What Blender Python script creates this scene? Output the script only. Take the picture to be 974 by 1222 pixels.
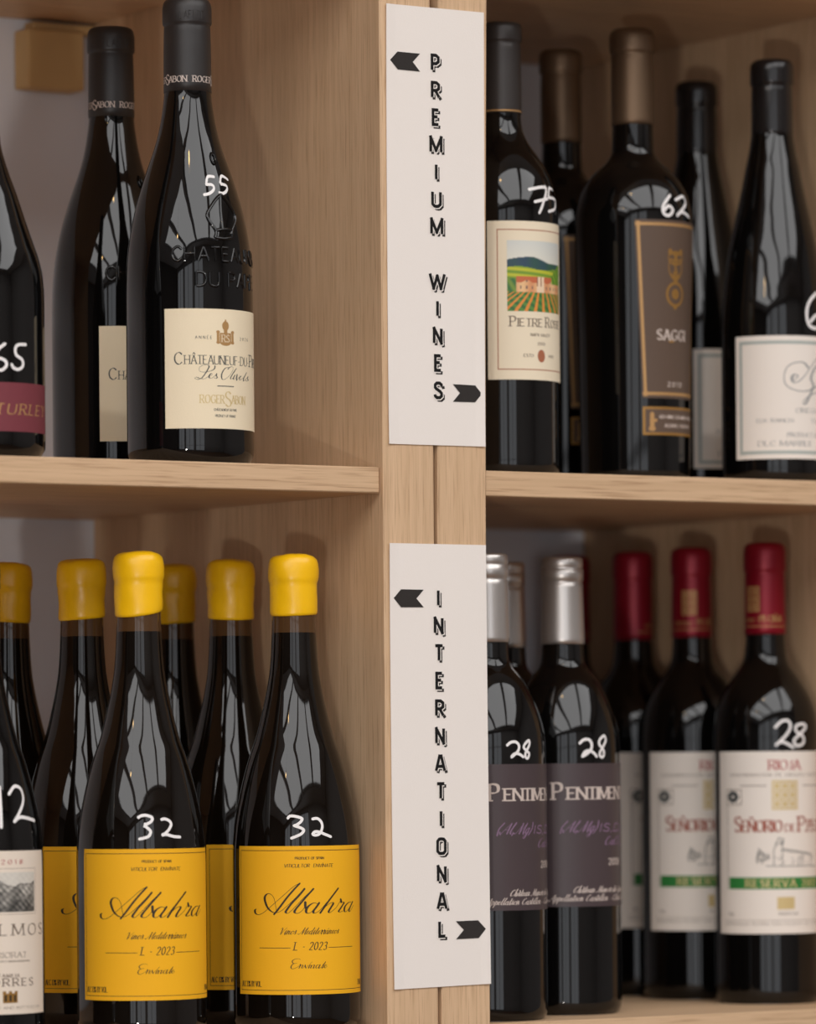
import bpy, math, random
from mathutils import Vector, Matrix
S = bpy.context.scene
for o in list(bpy.data.objects): bpy.data.objects.remove(o)
COL = S.collection
R_ = math.radians
random.seed(4)

# ------------------------------------------------------------------ camera, world, lights, exposure
FPX, PSI, HZ, ROLL, Z0, ZC = 5700.0, R_(33.2), 905.0, .0085, 3.03, 1.70
Fv = Vector((math.sin(PSI), math.cos(PSI), 0)); Rv = Vector((math.cos(PSI), -math.sin(PSI), 0)); Uv = Vector((0, 0, 1))
u0 = -29 + 305*ROLL
CAM = Vector((0, 0, ZC)) - Fv*Z0 - Rv*(u0/FPX*Z0)
cd = bpy.data.cameras.new('camera'); cam = bpy.data.objects.new('camera', cd); COL.objects.link(cam); S.camera = cam
cd.sensor_fit = 'HORIZONTAL'; cd.sensor_width = 24.0; cd.lens = FPX/974*24
cd.shift_y = (HZ-611)/974; cd.clip_start = .05; cd.clip_end = 60
xr = (Rv*math.cos(ROLL) - Uv*math.sin(ROLL)); yu = (Uv*math.cos(ROLL) + Rv*math.sin(ROLL)); zb = -Fv
cam.matrix_world = Matrix(((xr.x, yu.x, zb.x, CAM.x), (xr.y, yu.y, zb.y, CAM.y), (xr.z, yu.z, zb.z, CAM.z), (0, 0, 0, 1)))
cd.dof.use_dof = True; cd.dof.focus_distance = 3.02; cd.dof.aperture_fstop = 4.1

vs = S.view_settings
vs.view_transform = 'Standard'; vs.look = 'None'; vs.gamma = 1; vs.use_curve_mapping = False
vs.exposure = 0.0
W = bpy.data.worlds.new('world'); S.world = W; W.use_nodes = True
bg = W.node_tree.nodes['Background']; bg.inputs[0].default_value = (.75, .85, 1, 1); bg.inputs[1].default_value = .6

def light(name, kind, loc, energy, color, target=None, rot=None, **kw):
    d = bpy.data.lights.new(name, kind); d.energy = energy; d.color = color
    for k, v in kw.items(): setattr(d, k, v)
    o = bpy.data.objects.new(name, d); COL.objects.link(o); o.location = loc
    if target is not None:
        o.rotation_euler = (Vector(target)-Vector(loc)).to_track_quat('-Z', 'Y').to_euler()
    if rot is not None: o.rotation_euler = rot
    return o
# daylight through the three roof lights of the shop ceiling and, weaker, through the tall windows of the far wall
CZ = 3.6
SKY = [(-5.1, -3.3), (-3.18, -1.38), (-1.26, .54), (.66, 2.2)]
SY0, SY1 = -4.3, -1.0
for a, b in SKY:
    light('roof_light_daylight', 'AREA', ((a+b)/2, (SY0+SY1)/2, CZ+.12), 31*(b-a), (1.0, .965, .93), rot=(0, 0, 0), shape='RECTANGLE', size=b-a, size_y=SY1-SY0)
WIN = [(-6.25, -4.45), (-4.15, -2.35), (-2.05, -.55)]
WZ0, WZ1, WY = .5, 3.4, -5.0
for i, (a, b) in enumerate(WIN):
    light('window_daylight', 'AREA', ((a+b)/2, WY-.02, (WZ0+WZ1)/2), 8*(b-a), (1.0, .965, .93), rot=(R_(90), 0, 0), shape='RECTANGLE', size=b-a, size_y=WZ1-WZ0)
# the small low lamp across the shop that throws the neck shadows upward
light('counter_lamp_light', 'SPOT', (-2.85, -3.45, .85), 90, (1.0, .95, .9), target=(.1, .1, 1.75), shadow_soft_size=.09, spot_size=R_(50), spot_blend=.6)

# ------------------------------------------------------------------ small tools
def srgb(r, g, b):
    f = lambda c: ((c/255)/12.92 if c <= 10.3 else ((c/255+.055)/1.055)**2.4)
    return (f(r), f(g), f(b), 1)
def proj_at(px, py, Y):
    uu, vv = px-487, HZ-py
    u = (uu+vv*ROLL)/(1+ROLL*ROLL); v = vv-u*ROLL
    d = Fv + Rv*(u/FPX) + Uv*(v/FPX)
    return CAM + d*((Y-CAM.y)/d.y)
def node_mat(name):
    m = bpy.data.materials.new(name); m.use_nodes = True
    return m, m.node_tree.nodes, m.node_tree.links, m.node_tree.nodes['Principled BSDF']
def plain(name, col, rough=.5, metal=0., spec=.5, bump=0., bscale=400, coat=0., ior=1.5, var=0.):
    m, n, l, p = node_mat(name)
    p.inputs['Base Color'].default_value = col; p.inputs['Roughness'].default_value = rough
    p.inputs['Metallic'].default_value = metal; p.inputs['Specular IOR Level'].default_value = spec
    p.inputs['IOR'].default_value = ior; p.inputs['Coat Weight'].default_value = coat; p.inputs['Coat Roughness'].default_value = .08
    if bump or var:
        tc = n.new('ShaderNodeTexCoord'); nz = n.new('ShaderNodeTexNoise'); nz.inputs['Scale'].default_value = bscale; nz.inputs['Detail'].default_value = 3
        l.new(tc.outputs['Object'], nz.inputs['Vector'])
        if bump:
            b = n.new('ShaderNodeBump'); b.inputs['Strength'].default_value = bump; b.inputs['Distance'].default_value = .0006
            l.new(nz.outputs['Fac'], b.inputs['Height']); l.new(b.outputs['Normal'], p.inputs['Normal'])
        if var:
            mx = n.new('ShaderNodeMixRGB'); mx.inputs[1].default_value = tuple(c*(1-var) for c in col[:3])+(1,); mx.inputs[2].default_value = tuple(min(1, c*(1+var)) for c in col[:3])+(1,)
            l.new(nz.outputs['Fac'], mx.inputs[0]); l.new(mx.outputs[0], p.inputs['Base Color'])
    return m
def oak(name, axis, c0, c1, c2):
    # long soft grain bands plus short dark pores, both stretched along the board
    m, n, l, p = node_mat(name)
    tc = n.new('ShaderNodeTexCoord')
    def nz(across, along, detail, dist=0):
        mp = n.new('ShaderNodeMapping'); sc = [across]*3; sc[axis] = along; mp.inputs['Scale'].default_value = sc
        t = n.new('ShaderNodeTexNoise'); t.inputs['Scale'].default_value = 1; t.inputs['Detail'].default_value = detail; t.inputs['Distortion'].default_value = dist
        l.new(tc.outputs['Object'], mp.inputs['Vector']); l.new(mp.outputs[0], t.inputs['Vector']); return t
    a = nz(260, 3.5, 3, .1); b = nz(1000, 26, 2); c = nz(26, .6, 2)
    r1 = n.new('ShaderNodeValToRGB'); r1.color_ramp.elements[0].position = .3; r1.color_ramp.elements[1].position = .7
    r1.color_ramp.elements[0].color = c0; r1.color_ramp.elements[1].color = c1
    l.new(a.outputs['Fac'], r1.inputs[0])
    r2 = n.new('ShaderNodeValToRGB'); r2.color_ramp.elements[0].position = .30; r2.color_ramp.elements[1].position = .47
    r2.color_ramp.elements[0].color = (.5, .5, .5, 1); r2.color_ramp.elements[1].color = (0, 0, 0, 1)
    l.new(b.outputs['Fac'], r2.inputs[0])
    mx = n.new('ShaderNodeMixRGB'); mx.inputs[2].default_value = c2
    l.new(r2.outputs[0], mx.inputs[0]); l.new(r1.outputs[0], mx.inputs[1])
    m2 = n.new('ShaderNodeMixRGB'); m2.blend_type = 'MULTIPLY'; m2.inputs[0].default_value = .28
    r3 = n.new('ShaderNodeValToRGB'); r3.color_ramp.elements[0].position = .35; r3.color_ramp.elements[1].position = .65
    r3.color_ramp.elements[0].color = (.72, .70, .68, 1); r3.color_ramp.elements[1].color = (1, 1, 1, 1)
    l.new(c.outputs['Fac'], r3.inputs[0]); l.new(mx.outputs[0], m2.inputs[1]); l.new(r3.outputs[0], m2.inputs[2])
    l.new(m2.outputs[0], p.inputs['Base Color'])
    p.inputs['Roughness'].default_value = .55; p.inputs['Specular IOR Level'].default_value = .35
    bp = n.new('ShaderNodeBump'); bp.inputs['Strength'].default_value = .25; bp.inputs['Distance'].default_value = .0004; bp.invert = True
    l.new(r2.outputs[0], bp.inputs['Height']); l.new(bp.outputs[0], p.inputs['Normal'])
    return m

class MB:
    def __init__(s): s.v = []; s.f = []; s.m = []; s.c = []; s.k = 0
    def add(s, vs, fs, mi=0):
        b = len(s.v); s.v += [tuple(v) for v in vs]; s.f += [tuple(i+b for i in f) for f in fs]; s.m += [mi]*len(fs)
    def box(s, a, b, ch=0., mi=0):
        # axis aligned board with its long edges eased by ch
        x0, y0, z0 = a; x1, y1, z1 = b
        if ch <= 0:
            s.add([(x, y, z) for x in (x0, x1) for y in (y0, y1) for z in (z0, z1)], [(0, 1, 3, 2), (4, 6, 7, 5), (0, 4, 5, 1), (2, 3, 7, 6), (0, 2, 6, 4), (1, 5, 7, 3)], mi); return
        P = {}; vs = []
        for ix in (0, 1):
            for iy in (0, 1):
                for iz in (0, 1):
                    for ax in range(3):
                        c = [(x0, x1)[ix], (y0, y1)[iy], (z0, z1)[iz]]
                        for k in range(3):
                            if k != ax: c[k] += ch*(1, -1)[(ix, iy, iz)[k]]
                        P[(ix, iy, iz, ax)] = len(vs); vs.append(tuple(c))
        fs = []
        for ax in range(3):
            o = [k for k in range(3) if k != ax]
            for sd in (0, 1):
                q = []
                for (p_, r_) in ((0, 0), (1, 0), (1, 1), (0, 1)):
                    k = [0, 0, 0]; k[ax] = sd; k[o[0]] = p_; k[o[1]] = r_; q.append(P[tuple(k)+(ax,)])
                fs.append(tuple(q))
            for p_ in (0, 1):
                for r_ in (0, 1):
                    k0 = [0, 0, 0]; k0[o[0]] = p_; k0[o[1]] = r_; k1 = list(k0); k1[ax] = 1
                    fs.append((P[tuple(k0)+(o[0],)], P[tuple(k0)+(o[1],)], P[tuple(k1)+(o[1],)], P[tuple(k1)+(o[0],)]))
        for ix in (0, 1):
            for iy in (0, 1):
                for iz in (0, 1): fs.append(tuple(P[(ix, iy, iz, ax)] for ax in range(3)))
        s.add(vs, fs, mi)
    def lathe(s, pts, seg=72, dz=None, dr=None, matf=None):
        n = len(pts); vs = []; fs = []; ms = []
        for (z, r) in pts:
            for k in range(seg):
                t = 2*math.pi*k/seg
                rr = r + (dr(t, z) if dr and r > 0 else 0); zz = z + (dz(t, z) if dz else 0)
                vs.append((rr*math.sin(t), -rr*math.cos(t), zz))
        b = len(s.v); s.v += vs
        for i in range(n-1):
            for k in range(seg):
                k2 = (k+1) % seg
                s.f.append((b+i*seg+k, b+i*seg+k2, b+(i+1)*seg+k2, b+(i+1)*seg+k)); s.m.append(matf(pts[i][0]) if matf else 0)
        if pts[0][1] > 0: s.f.append(tuple(b+k for k in reversed(range(seg)))); s.m.append(0)
    def build(s, name, mats, parent=None, smooth=False, fixn=True, loc=None):
        me = bpy.data.meshes.new(name); me.from_pydata(s.v, [], s.f)
        for m in (mats if isinstance(mats, (list, tuple)) else [mats]): me.materials.append(m)
        for p, mi in zip(me.polygons, s.m): p.material_index = mi; p.use_smooth = smooth
        if s.c:
            at = me.color_attributes.new('print', 'FLOAT_COLOR', 'POINT')
            for i, c in enumerate(s.c): at.data[i].color = c
        if fixn:
            import bmesh
            bm = bmesh.new(); bm.from_mesh(me); bmesh.ops.recalc_face_normals(bm, faces=bm.faces); bm.to_mesh(me); bm.free()
        o = bpy.data.objects.new(name, me); COL.objects.link(o)
        if parent is not None: o.parent = parent
        if loc is not None: o.location = loc
        return o
def empty(name, loc=(0, 0, 0)):
    o = bpy.data.objects.new(name, None); o.empty_display_size = .02; COL.objects.link(o); o.location = loc; return o
def tag(o, label, cat, group=None):
    o['label'] = label; o['category'] = cat
    if group: o['group'] = group
    return o
def copy_tree(o, parent=None):
    c = o.copy(); COL.objects.link(c)
    if parent is not None: c.parent = parent
    for ch in list(o.children): copy_tree(ch, c)
    return c

# ------------------------------------------------------------------ pen strokes: lettering, marks and drawings
def P_(t):
    out = []
    for st in t.split('|'):
        sm = st.startswith('~'); st = st.lstrip('~')
        out.append((sm, [tuple(float(c) for c in p.split(',')) for p in st.split()]))
    return out
def smooth(pts, n=5):
    if len(pts) < 3: return pts
    closed = math.dist(pts[0], pts[-1]) < 1e-6
    q = ([pts[-2]] if closed else [pts[0]]) + list(pts) + ([pts[1]] if closed else [pts[-1]])
    out = []
    for i in range(1, len(q)-2):
        p0, p1, p2, p3 = q[i-1:i+3]
        for k in range(n):
            t = k/n
            out.append(tuple(.5*(2*b+(c-a)*t+(2*a-5*b+4*c-d)*t*t+(3*b-a-3*c+d)*t**3) for a, b, c, d in zip(p0, p1, p2, p3)))
    return out + [tuple(pts[-1])]
def densify(pts, d):
    out = [pts[0]]
    for a, b in zip(pts, pts[1:]):
        n = max(1, int(math.ceil(math.dist(a, b)/d)))
        for k in range(1, n+1): out.append((a[0]+(b[0]-a[0])*k/n, a[1]+(b[1]-a[1])*k/n))
    return out
def ribbon(mb, pts, wf, mp, cap='round', mi=0, step=1.6):
    pts = [p for i, p in enumerate(pts) if i == 0 or math.dist(p, pts[i-1]) > 1e-5]
    if len(pts) < 2: return
    closed = math.dist(pts[0], pts[-1]) < 1e-4
    for i in range(1, len(pts)-1):                # a sharp corner ends one stroke and starts the next
        a = Vector((pts[i][0]-pts[i-1][0], pts[i][1]-pts[i-1][1])).normalized(); b = Vector((pts[i+1][0]-pts[i][0], pts[i+1][1]-pts[i][1])).normalized()
        if a.dot(b) < .5:
            e1 = wf(a)*.46; e2 = wf(b)*.46
            ribbon(mb, pts[:i]+[(pts[i][0]+a.x*e1, pts[i][1]+a.y*e1)], wf, mp, cap, mi, step)
            ribbon(mb, [(pts[i][0]-b.x*e2, pts[i][1]-b.y*e2)]+pts[i+1:], wf, mp, cap, mi, step); return
    pts = densify(pts, step); n = len(pts)
    closed = math.dist(pts[0], pts[-1]) < 1e-4
    L = []; Rr = []
    for i, p in enumerate(pts):
        a = pts[i-1] if i > 0 else (pts[-2] if closed else None); b = pts[i+1] if i < n-1 else (pts[1] if closed else None)
        d1 = None if a is None else Vector((p[0]-a[0], p[1]-a[1])).normalized()
        d2 = None if b is None else Vector((b[0]-p[0], b[1]-p[1])).normalized()
        if d1 is None: d1 = d2
        if d2 is None: d2 = d1
        t = d1+d2
        if t.length < .2: t = d1.copy()
        t.normalize(); nn = Vector((-t.y, t.x)); w = (wf(d1)+wf(d2))/4
        k = min(1.8, 1/max(.3, t.dot(d1)))
        L.append((p[0]+nn.x*w*k, p[1]+nn.y*w*k)); Rr.append((p[0]-nn.x*w*k, p[1]-nn.y*w*k))
    mb.k += 1; e_ = .0016*(mb.k % 25)             # ink laid over ink sits a hair higher
    vs = [mp(*p, e_) for p in L] + [mp(*p, e_) for p in Rr]
    mb.add(vs, [(i, i+1, n+i+1, n+i) for i in range(n-1)], mi)
    if cap == 'round' and not closed:
        for e, q in ((0, 1), (n-1, n-2)):
            p = pts[e]; d = Vector((p[0]-pts[q][0], p[1]-pts[q][1])).normalized(); w = math.dist(L[e], Rr[e])/2; a0 = math.atan2(d.y, d.x)
            fan = [mp(p[0]+w*.99*math.cos(a0+t), p[1]+w*.99*math.sin(a0+t), e_) for t in [-math.pi/2+math.pi*k/6 for k in range(7)]]
            mb.add([mp(*p, e_)]+fan, [(0, k, k+1) for k in range(1, 7)], mi)
def rect(mb, u0, z0, u1, z1, mp, mi=0, du=2.0):
    n = max(1, int(math.ceil(abs(u1-u0)/du))); m = max(1, int(math.ceil(abs(z1-z0)/8)))
    vs = [mp(u0+(u1-u0)*i/n, z0+(z1-z0)*j/m) for j in range(m+1) for i in range(n+1)]
    mb.add(vs, [(j*(n+1)+i, j*(n+1)+i+1, (j+1)*(n+1)+i+1, (j+1)*(n+1)+i) for j in range(m) for i in range(n)], mi)
def oval(mb, u, z, a, b, mp, mi=0, k=20):
    mb.k += 1; e_ = .0016*(mb.k % 25)
    mb.add([mp(u, z, e_)]+[mp(u+a*math.cos(2*math.pi*i/k), z+b*math.sin(2*math.pi*i/k), e_) for i in range(k)], [(0, 1+i, 1+(i+1) % k) for i in range(k)], mi)
def frame(mb, u0, z0, u1, z1, w, mp, mi=0):
    rect(mb, u0, z0, u1, z0+w, mp, mi); rect(mb, u0, z1-w, u1, z1, mp, mi); rect(mb, u0, z0+w, u0+w, z1-w, mp, mi); rect(mb, u1-w, z0+w, u1, z1-w, mp, mi)

CAP = {'A': (.72, '0,0 .35,1|.35,1 .7,0|.12,.34 .58,.34'), 'B': (.6, '0,0 0,1|~0,1 .3,1 .48,.9 .48,.65 .3,.53 0,.53|~0,.53 .35,.53 .55,.4 .55,.13 .35,0 0,0'),
 'C': (.72, '~.66,.82 .5,.98 .32,1 .1,.82 .02,.5 .1,.18 .32,0 .5,.02 .66,.18'), 'D': (.74, '0,0 0,1|~0,1 .3,1 .56,.85 .67,.5 .56,.15 .3,0 0,0'),
 'E': (.56, '0,0 0,1|0,1 .48,1|0,.52 .4,.52|0,0 .5,0'), 'F': (.54, '0,0 0,1|0,1 .48,1|0,.52 .4,.52'),
 'G': (.78, '~.66,.82 .5,.98 .32,1 .1,.82 .02,.5 .1,.18 .32,0 .52,.03 .67,.12|.67,.12 .67,.45|.48,.45 .67,.45'), 'H': (.74, '0,0 0,1|.66,0 .66,1|0,.52 .66,.52'),
 'I': (.1, '.02,0 .02,1'), 'J': (.36, '~.28,1 .28,.3 .2,.03 0,.05'), 'K': (.66, '0,0 0,1|.6,1 0,.42|.2,.6 .64,0'), 'L': (.5, '0,1 0,0|0,0 .46,0'),
 'M': (.88, '0,0 .05,1|.05,1 .42,.05|.42,.05 .79,1|.79,1 .84,0'), 'N': (.74, '0,0 0,1|0,1 .68,0|.68,0 .68,1'),
 'O': (.8, '~.38,1 .12,.87 .02,.5 .12,.13 .38,0 .64,.13 .74,.5 .64,.87 .38,1'), 'P': (.58, '0,0 0,1|~0,1 .32,1 .52,.88 .52,.6 .32,.47 0,.47'),
 'Q': (.8, '~.38,1 .12,.87 .02,.5 .12,.13 .38,0 .64,.13 .74,.5 .64,.87 .38,1|.45,.2 .75,-.1'), 'R': (.64, '0,0 0,1|~0,1 .32,1 .5,.88 .5,.62 .32,.49 0,.49|.25,.49 .6,0'),
 'S': (.54, '~.45,.86 .32,1 .12,.97 .03,.78 .12,.6 .35,.46 .47,.26 .4,.05 .2,0 .02,.14'), 'T': (.64, '0,1 .6,1|.3,1 .3,0'),
 'U': (.72, '~0,1 0,.3 .1,.05 .32,0 .55,.05 .64,.3 .64,1'), 'V': (.7, '0,1 .33,0|.33,0 .66,1'), 'W': (1., '0,1 .25,0|.25,0 .48,1|.48,1 .73,0|.73,0 .96,1'),
 'X': (.64, '0,1 .6,0|.6,1 0,0'), 'Y': (.64, '0,1 .3,.5|.6,1 .3,.5|.3,.5 .3,0'), 'Z': (.6, '0,1 .55,1|.55,1 0,0|0,0 .56,0'),
 '0': (.54, '~.24,1 .06,.8 .02,.5 .06,.2 .24,0 .42,.2 .46,.5 .42,.8 .24,1'), '1': (.3, '.02,.82 .14,1|.14,1 .14,0'), '2': (.52, '~.03,.78 .12,.97 .3,.98 .42,.8 .35,.55 .03,0|.03,0 .46,0'),
 '3': (.5, '~.04,.85 .2,1 .4,.9 .38,.62 .18,.54|~.18,.54 .4,.45 .42,.15 .22,0 .02,.1'), '5': (.5, '.4,1 .1,1|.1,1 .06,.55|~.06,.55 .3,.62 .44,.4 .38,.1 .18,0 .02,.08'),
 '6': (.5, '~.4,.95 .15,.75 .03,.35 .12,.05 .3,0 .43,.2 .38,.45 .22,.53 .06,.35'), '7': (.5, '0,1 .45,1|.45,1 .15,0'), '8': (.5, '~.23,1 .07,.85 .1,.64 .35,.45 .42,.2 .23,0 .04,.2 .1,.42 .36,.64 .4,.85 .23,1'),
 '9': (.5, '~.4,.6 .22,.45 .06,.65 .1,.92 .26,1 .42,.85 .42,.55 .3,.1 .1,0'), '-': (.36, '.04,.4 .28,.4'), '.': (.16, '.03,0 .03,.06'), ',': (.16, '.06,.05 .0,-.15'), '(': (.28, '~.2,1.1 .02,.5 .2,-.1'), ')': (.28, '~.02,1.1 .2,.5 .02,-.1'), ' ': (.32, ''), '%': (.7, '~.12,1 .0,.8 .12,.6 .24,.8 .12,1|.5,1 .1,0|~.5,.4 .38,.2 .5,0 .62,.2 .5,.4')}
ACC = {'Ñ': ('N', '~.14,1.2 .26,1.3 .4,1.2 .54,1.3'), 'Â': ('A', '.18,1.12 .35,1.3 .52,1.12'), 'É': ('E', '.2,1.1 .36,1.3'), 'Í': ('I', '-.02,1.1 .14,1.3'), 'Ó': ('O', '.3,1.1 .48,1.3')}
CUR = {'n': (.78, '~0,.6 .14,1 .1,.5 .04,0|~.06,.3 .34,.95 .5,.92 .44,.4 .46,.04 .6,.05 .78,.35'), 'm': (1.1, '~0,.6 .14,1 .1,.5 .04,0|~.06,.3 .3,.95 .42,.9 .36,0|~.38,.3 .64,.95 .78,.9 .72,.3 .76,.03 1.1,.35'),
 'i': (.42, '~0,.4 .2,1 .13,.3 .2,.02 .42,.35|.26,1.4 .28,1.48'), 'í': (.42, '~0,.4 .2,1 .13,.3 .2,.02 .42,.35|.22,1.3 .4,1.7'), 'v': (.56, '~0,.7 .12,1 .15,.4 .24,0 .5,.5 .5,1 .58,.9'),
 'u': (.74, '~0,.5 .15,1 .08,.3 .2,0 .42,.3 .55,1|~.55,1 .46,.3 .54,.02 .74,.35'), 'a': (.76, '~.52,.9 .3,1 .05,.6 .05,.15 .22,0 .45,.4 .56,1|~.56,1 .48,.4 .54,.02 .76,.35'), 'á': (.76, '~.52,.9 .3,1 .05,.6 .05,.15 .22,0 .45,.4 .56,1|~.56,1 .48,.4 .54,.02 .76,.35|.32,1.3 .52,1.7'),
 'â': (.76, '~.52,.9 .3,1 .05,.6 .05,.15 .22,0 .45,.4 .56,1|~.56,1 .48,.4 .54,.02 .76,.35|.2,1.25 .36,1.6 .5,1.25'), 'o': (.62, '~.3,1 .05,.6 .08,.1 .28,0 .5,.4 .45,.9 .3,1|.45,.9 .64,.8'), 'ô': (.62, '~.3,1 .05,.6 .08,.1 .28,0 .5,.4 .45,.9 .3,1|.1,1.25 .3,1.6 .45,1.25'),
 'e': (.52, '~0,.35 .35,.7 .34,1 .14,.9 .04,.4 .18,0 .52,.35'), 'c': (.52, '~.42,.8 .3,1 .1,.8 .04,.3 .18,0 .52,.35'), 's': (.5, '~0,.3 .3,1.05 .3,.6 .42,.25 .25,0 .04,.12|.25,0 .5,.35'),
 't': (.5, '~0,.3 .32,1.7 .16,.5 .22,.02 .5,.35|.02,1.1 .46,1.15'), 'd': (.78, '~.52,.9 .3,1 .05,.6 .05,.15 .22,0 .45,.4 .68,1.9|~.68,1.9 .5,.5 .54,.02 .78,.35'), 'r': (.52, '~0,.4 .16,1.1 .2,.92 .4,.95 .28,.4 .32,.02 .52,.35'),
 'l': (.44, '~0,.3 .4,1.7 .34,1.9 .1,.5 .18,.02 .44,.35'), 'h': (.76, '~0,.3 .4,1.7 .34,1.9 .04,0|~.08,.35 .34,.95 .48,.9 .42,.3 .48,.02 .76,.35'), 'p': (.66, '~0,.5 .16,1 -.1,-.8|~.02,.3 .3,1 .5,.8 .4,.1 .12,0|.2,0 .66,.35'), 'g': (.7, '~.5,.9 .3,1 .05,.5 .2,0 .45,.5 .55,1|~.55,1 .3,-.6 .05,-.9 0,-.6 .7,.35'), 'x': (.6, '~0,.8 .15,1 .35,0 .6,.3|.5,1 0,0'),
 'V': (1., '~-.1,1.5 .1,1.9 .3,1.6 .34,.3 .36,0|~.36,0 .8,1.4 1.1,1.9'), 'M': (1.5, '~-.1,.1 .15,0 .6,1.2 .75,1.9|~.75,1.9 .72,.6 .7,0|~.7,0 1.1,1.2 1.4,1.9|~1.4,1.9 1.25,.6 1.3,.05 1.5,.3'),
 'A': (1.2, '~-.1,.3 .1,0 .5,.9 1.,1.9|~1.,1.9 .95,.8 .95,0|.45,.7 1.1,.75'), 'C': (1., '~.85,1.5 .8,1.9 .4,1.6 .1,.8 .2,.1 .5,0 .9,.5'), 'G': (1., '~.85,1.5 .8,1.9 .4,1.6 .1,.8 .2,.1 .5,0 .75,.4 .8,.8|~.8,.8 .7,-.4 .3,-.6'), 'B': (1., '~.2,1.8 .2,.8 .1,0|~.0,1.4 .5,1.9 .8,1.5 .4,1.|~.4,1. .8,.7 .6,.1 .1,0'),
 'S': (.8, '~.75,1.5 .6,1.9 .3,1.6 .5,.9 .4,.1 .1,0 0,.4'), 'O': (1.1, '~.6,1.9 .2,1.5 .05,.6 .3,0 .7,.3 .95,1.2 .8,1.8 .6,1.9'), 'L': (.8, '~.1,1.5 .4,1.9 .5,1.5 .2,.3 0,.05 .3,.1 .7,0'), ' ': (.5, ''), '-': (.5, '.05,.5 .4,.5'), ',': (.25, '.1,.1 .0,-.3'), '(': (.4, '~.4,2 .05,.9 .2,-.3'), ')': (.4, '~.1,2 .3,.9 .0,-.3')}
def text(mb, s, u, z, h, mp, style='serif', w=None, fit=None, align='l', track=.12, slant=0., mi=0, wide=1., big=1., thin=.35):
    """set a line of lettering; style 'serif' (broad nib + serifs), 'sans' (even stroke) or 'cursive' (pointed pen, h is x-height)"""
    cur = style == 'cursive'
    T = CUR if cur else CAP
    w = w if w is not None else h*(.13 if not cur else .2)
    items = []; x = 0.
    for i, ch in enumerate(s):
        hh = 1.
        if not cur:
            if ch.islower(): ch = ch.upper()
            elif big != 1. and ch.isalpha(): hh = big
        acc = None
        if not cur and ch in ACC: ch, acc = ACC[ch]
        adv, g = T.get(ch, T[' '])
        for src in ((g, acc) if acc else (g,)):
            if not src: continue
            for sm, pts in P_(src):
                items.append((sm or (cur and len(pts) > 2), [(x+p[0]*hh*wide, p[1]*hh) for p in pts], hh))
        x += (adv*wide)*hh + (track if not cur else track*.3)
    if not items: return
    X1 = max(p[0] for _, q, _ in items for p in q); sx = (fit/h/X1) if fit else 1.
    off = {'l': 0, 'c': -.5*X1*sx*h, 'r': -X1*sx*h}[align]
    if cur:
        wf = lambda d: w*(.38 + .95*max(0., -d.y)**1.5)
    elif style == 'serif':
        a = R_(18); wf = lambda d: w*(thin + (1.08-thin)*abs(math.sin(math.atan2(d.y, d.x)-a)))
    else: wf = lambda d: w
    for sm, pts, hh in items:
        q = [(u+off+(p[0]*sx+p[1]*slant)*h, z+p[1]*h) for p in pts]
        ribbon(mb, smooth(q, 4) if sm else q, wf, mp, 'round' if style != 'serif' else 'flat', mi)
        if style == 'serif' and h > 2.6:
            for e in (0, -1):
                py = pts[e][1]/hh
                d = Vector((q[e][0]-q[e-1 if e else 1][0], q[e][1]-q[e-1 if e else 1][1]))
                if (abs(py) < .01 or abs(py-1) < .01) and abs(d.y) > abs(d.x)*.9 and not sm:
                    k = .2*h*min(1.2, max(.5, sx)); ribbon(mb, [(q[e][0]-k, q[e][1]), (q[e][0]+k, q[e][1])], lambda d: w*.45, mp, 'flat', mi)
def script(mb, t, mp, w0, w1, shift=(0, 0), n=4, mi=0):
    for sm, pts in P_(t):
        ribbon(mb, smooth([(p[0]+shift[0], p[1]+shift[1]) for p in pts], n), lambda d: w0+(w1-w0)*max(0., -d.y)**1.6, mp, 'round', mi)
def marker(mb, t, mp, w, shift=(0, 0)):
    for sm, pts in P_(t):
        ribbon(mb, smooth([(p[0]+shift[0], p[1]+shift[1]) for p in pts], 4), lambda d: w, mp, 'round')
def tube(mb, pts, r, mp, k=6):
    # a raised glass ridge: a round bead half sunk in the surface; mp(u, z, off)
    pts = densify(pts, 1.4); n = len(pts); vs = []
    for i, p in enumerate(pts):
        a = pts[max(0, i-1)]; b = pts[min(n-1, i+1)]
        d = Vector((b[0]-a[0], b[1]-a[1]))
        if d.length < 1e-6: d = Vector((1, 0))
        d.normalize()
        for j in range(k):
            t = math.pi*j/(k-1)
            vs.append(mp(p[0]-d.y*r*math.cos(t), p[1]+d.x*r*math.cos(t), r*.95*math.sin(t)-.05))
    mb.add(vs, [(i*k+j, i*k+j+1, (i+1)*k+j+1, (i+1)*k+j) for i in range(n-1) for j in range(k-1)])
    for e in (0, n-1): mb.add([vs[e*k+j] for j in range(k)], [tuple(range(k))])

# ------------------------------------------------------------------ materials
OAK_V = oak('oak_upright', 2, srgb(205, 171, 135), srgb(219, 185, 149), srgb(152, 114, 80))
OAK_H = oak('oak_level', 0, srgb(205, 171, 135), srgb(219, 185, 149), srgb(152, 114, 80))
DARKW = plain('dark_stained_timber', srgb(52, 40, 34), .5)
PINE = plain('plain_pine', srgb(206, 170, 116), .6, var=.04, bscale=60)
WALLM = plain('painted_plaster', srgb(226, 226, 232), .85, bump=.15, bscale=120)
ROOMM = plain('shop_wall_paint', srgb(150, 146, 144), .9, bump=.1, bscale=60)
CEILM = plain('shop_ceiling_paint', srgb(226, 224, 222), .9)
FLOORM = oak('floor_boards', 1, srgb(96, 70, 50), srgb(128, 96, 70), srgb(70, 48, 34))
PAPER = plain('card_paper', srgb(237, 229, 222), .9, spec=.2, bump=.18, bscale=900, var=.012)
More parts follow.
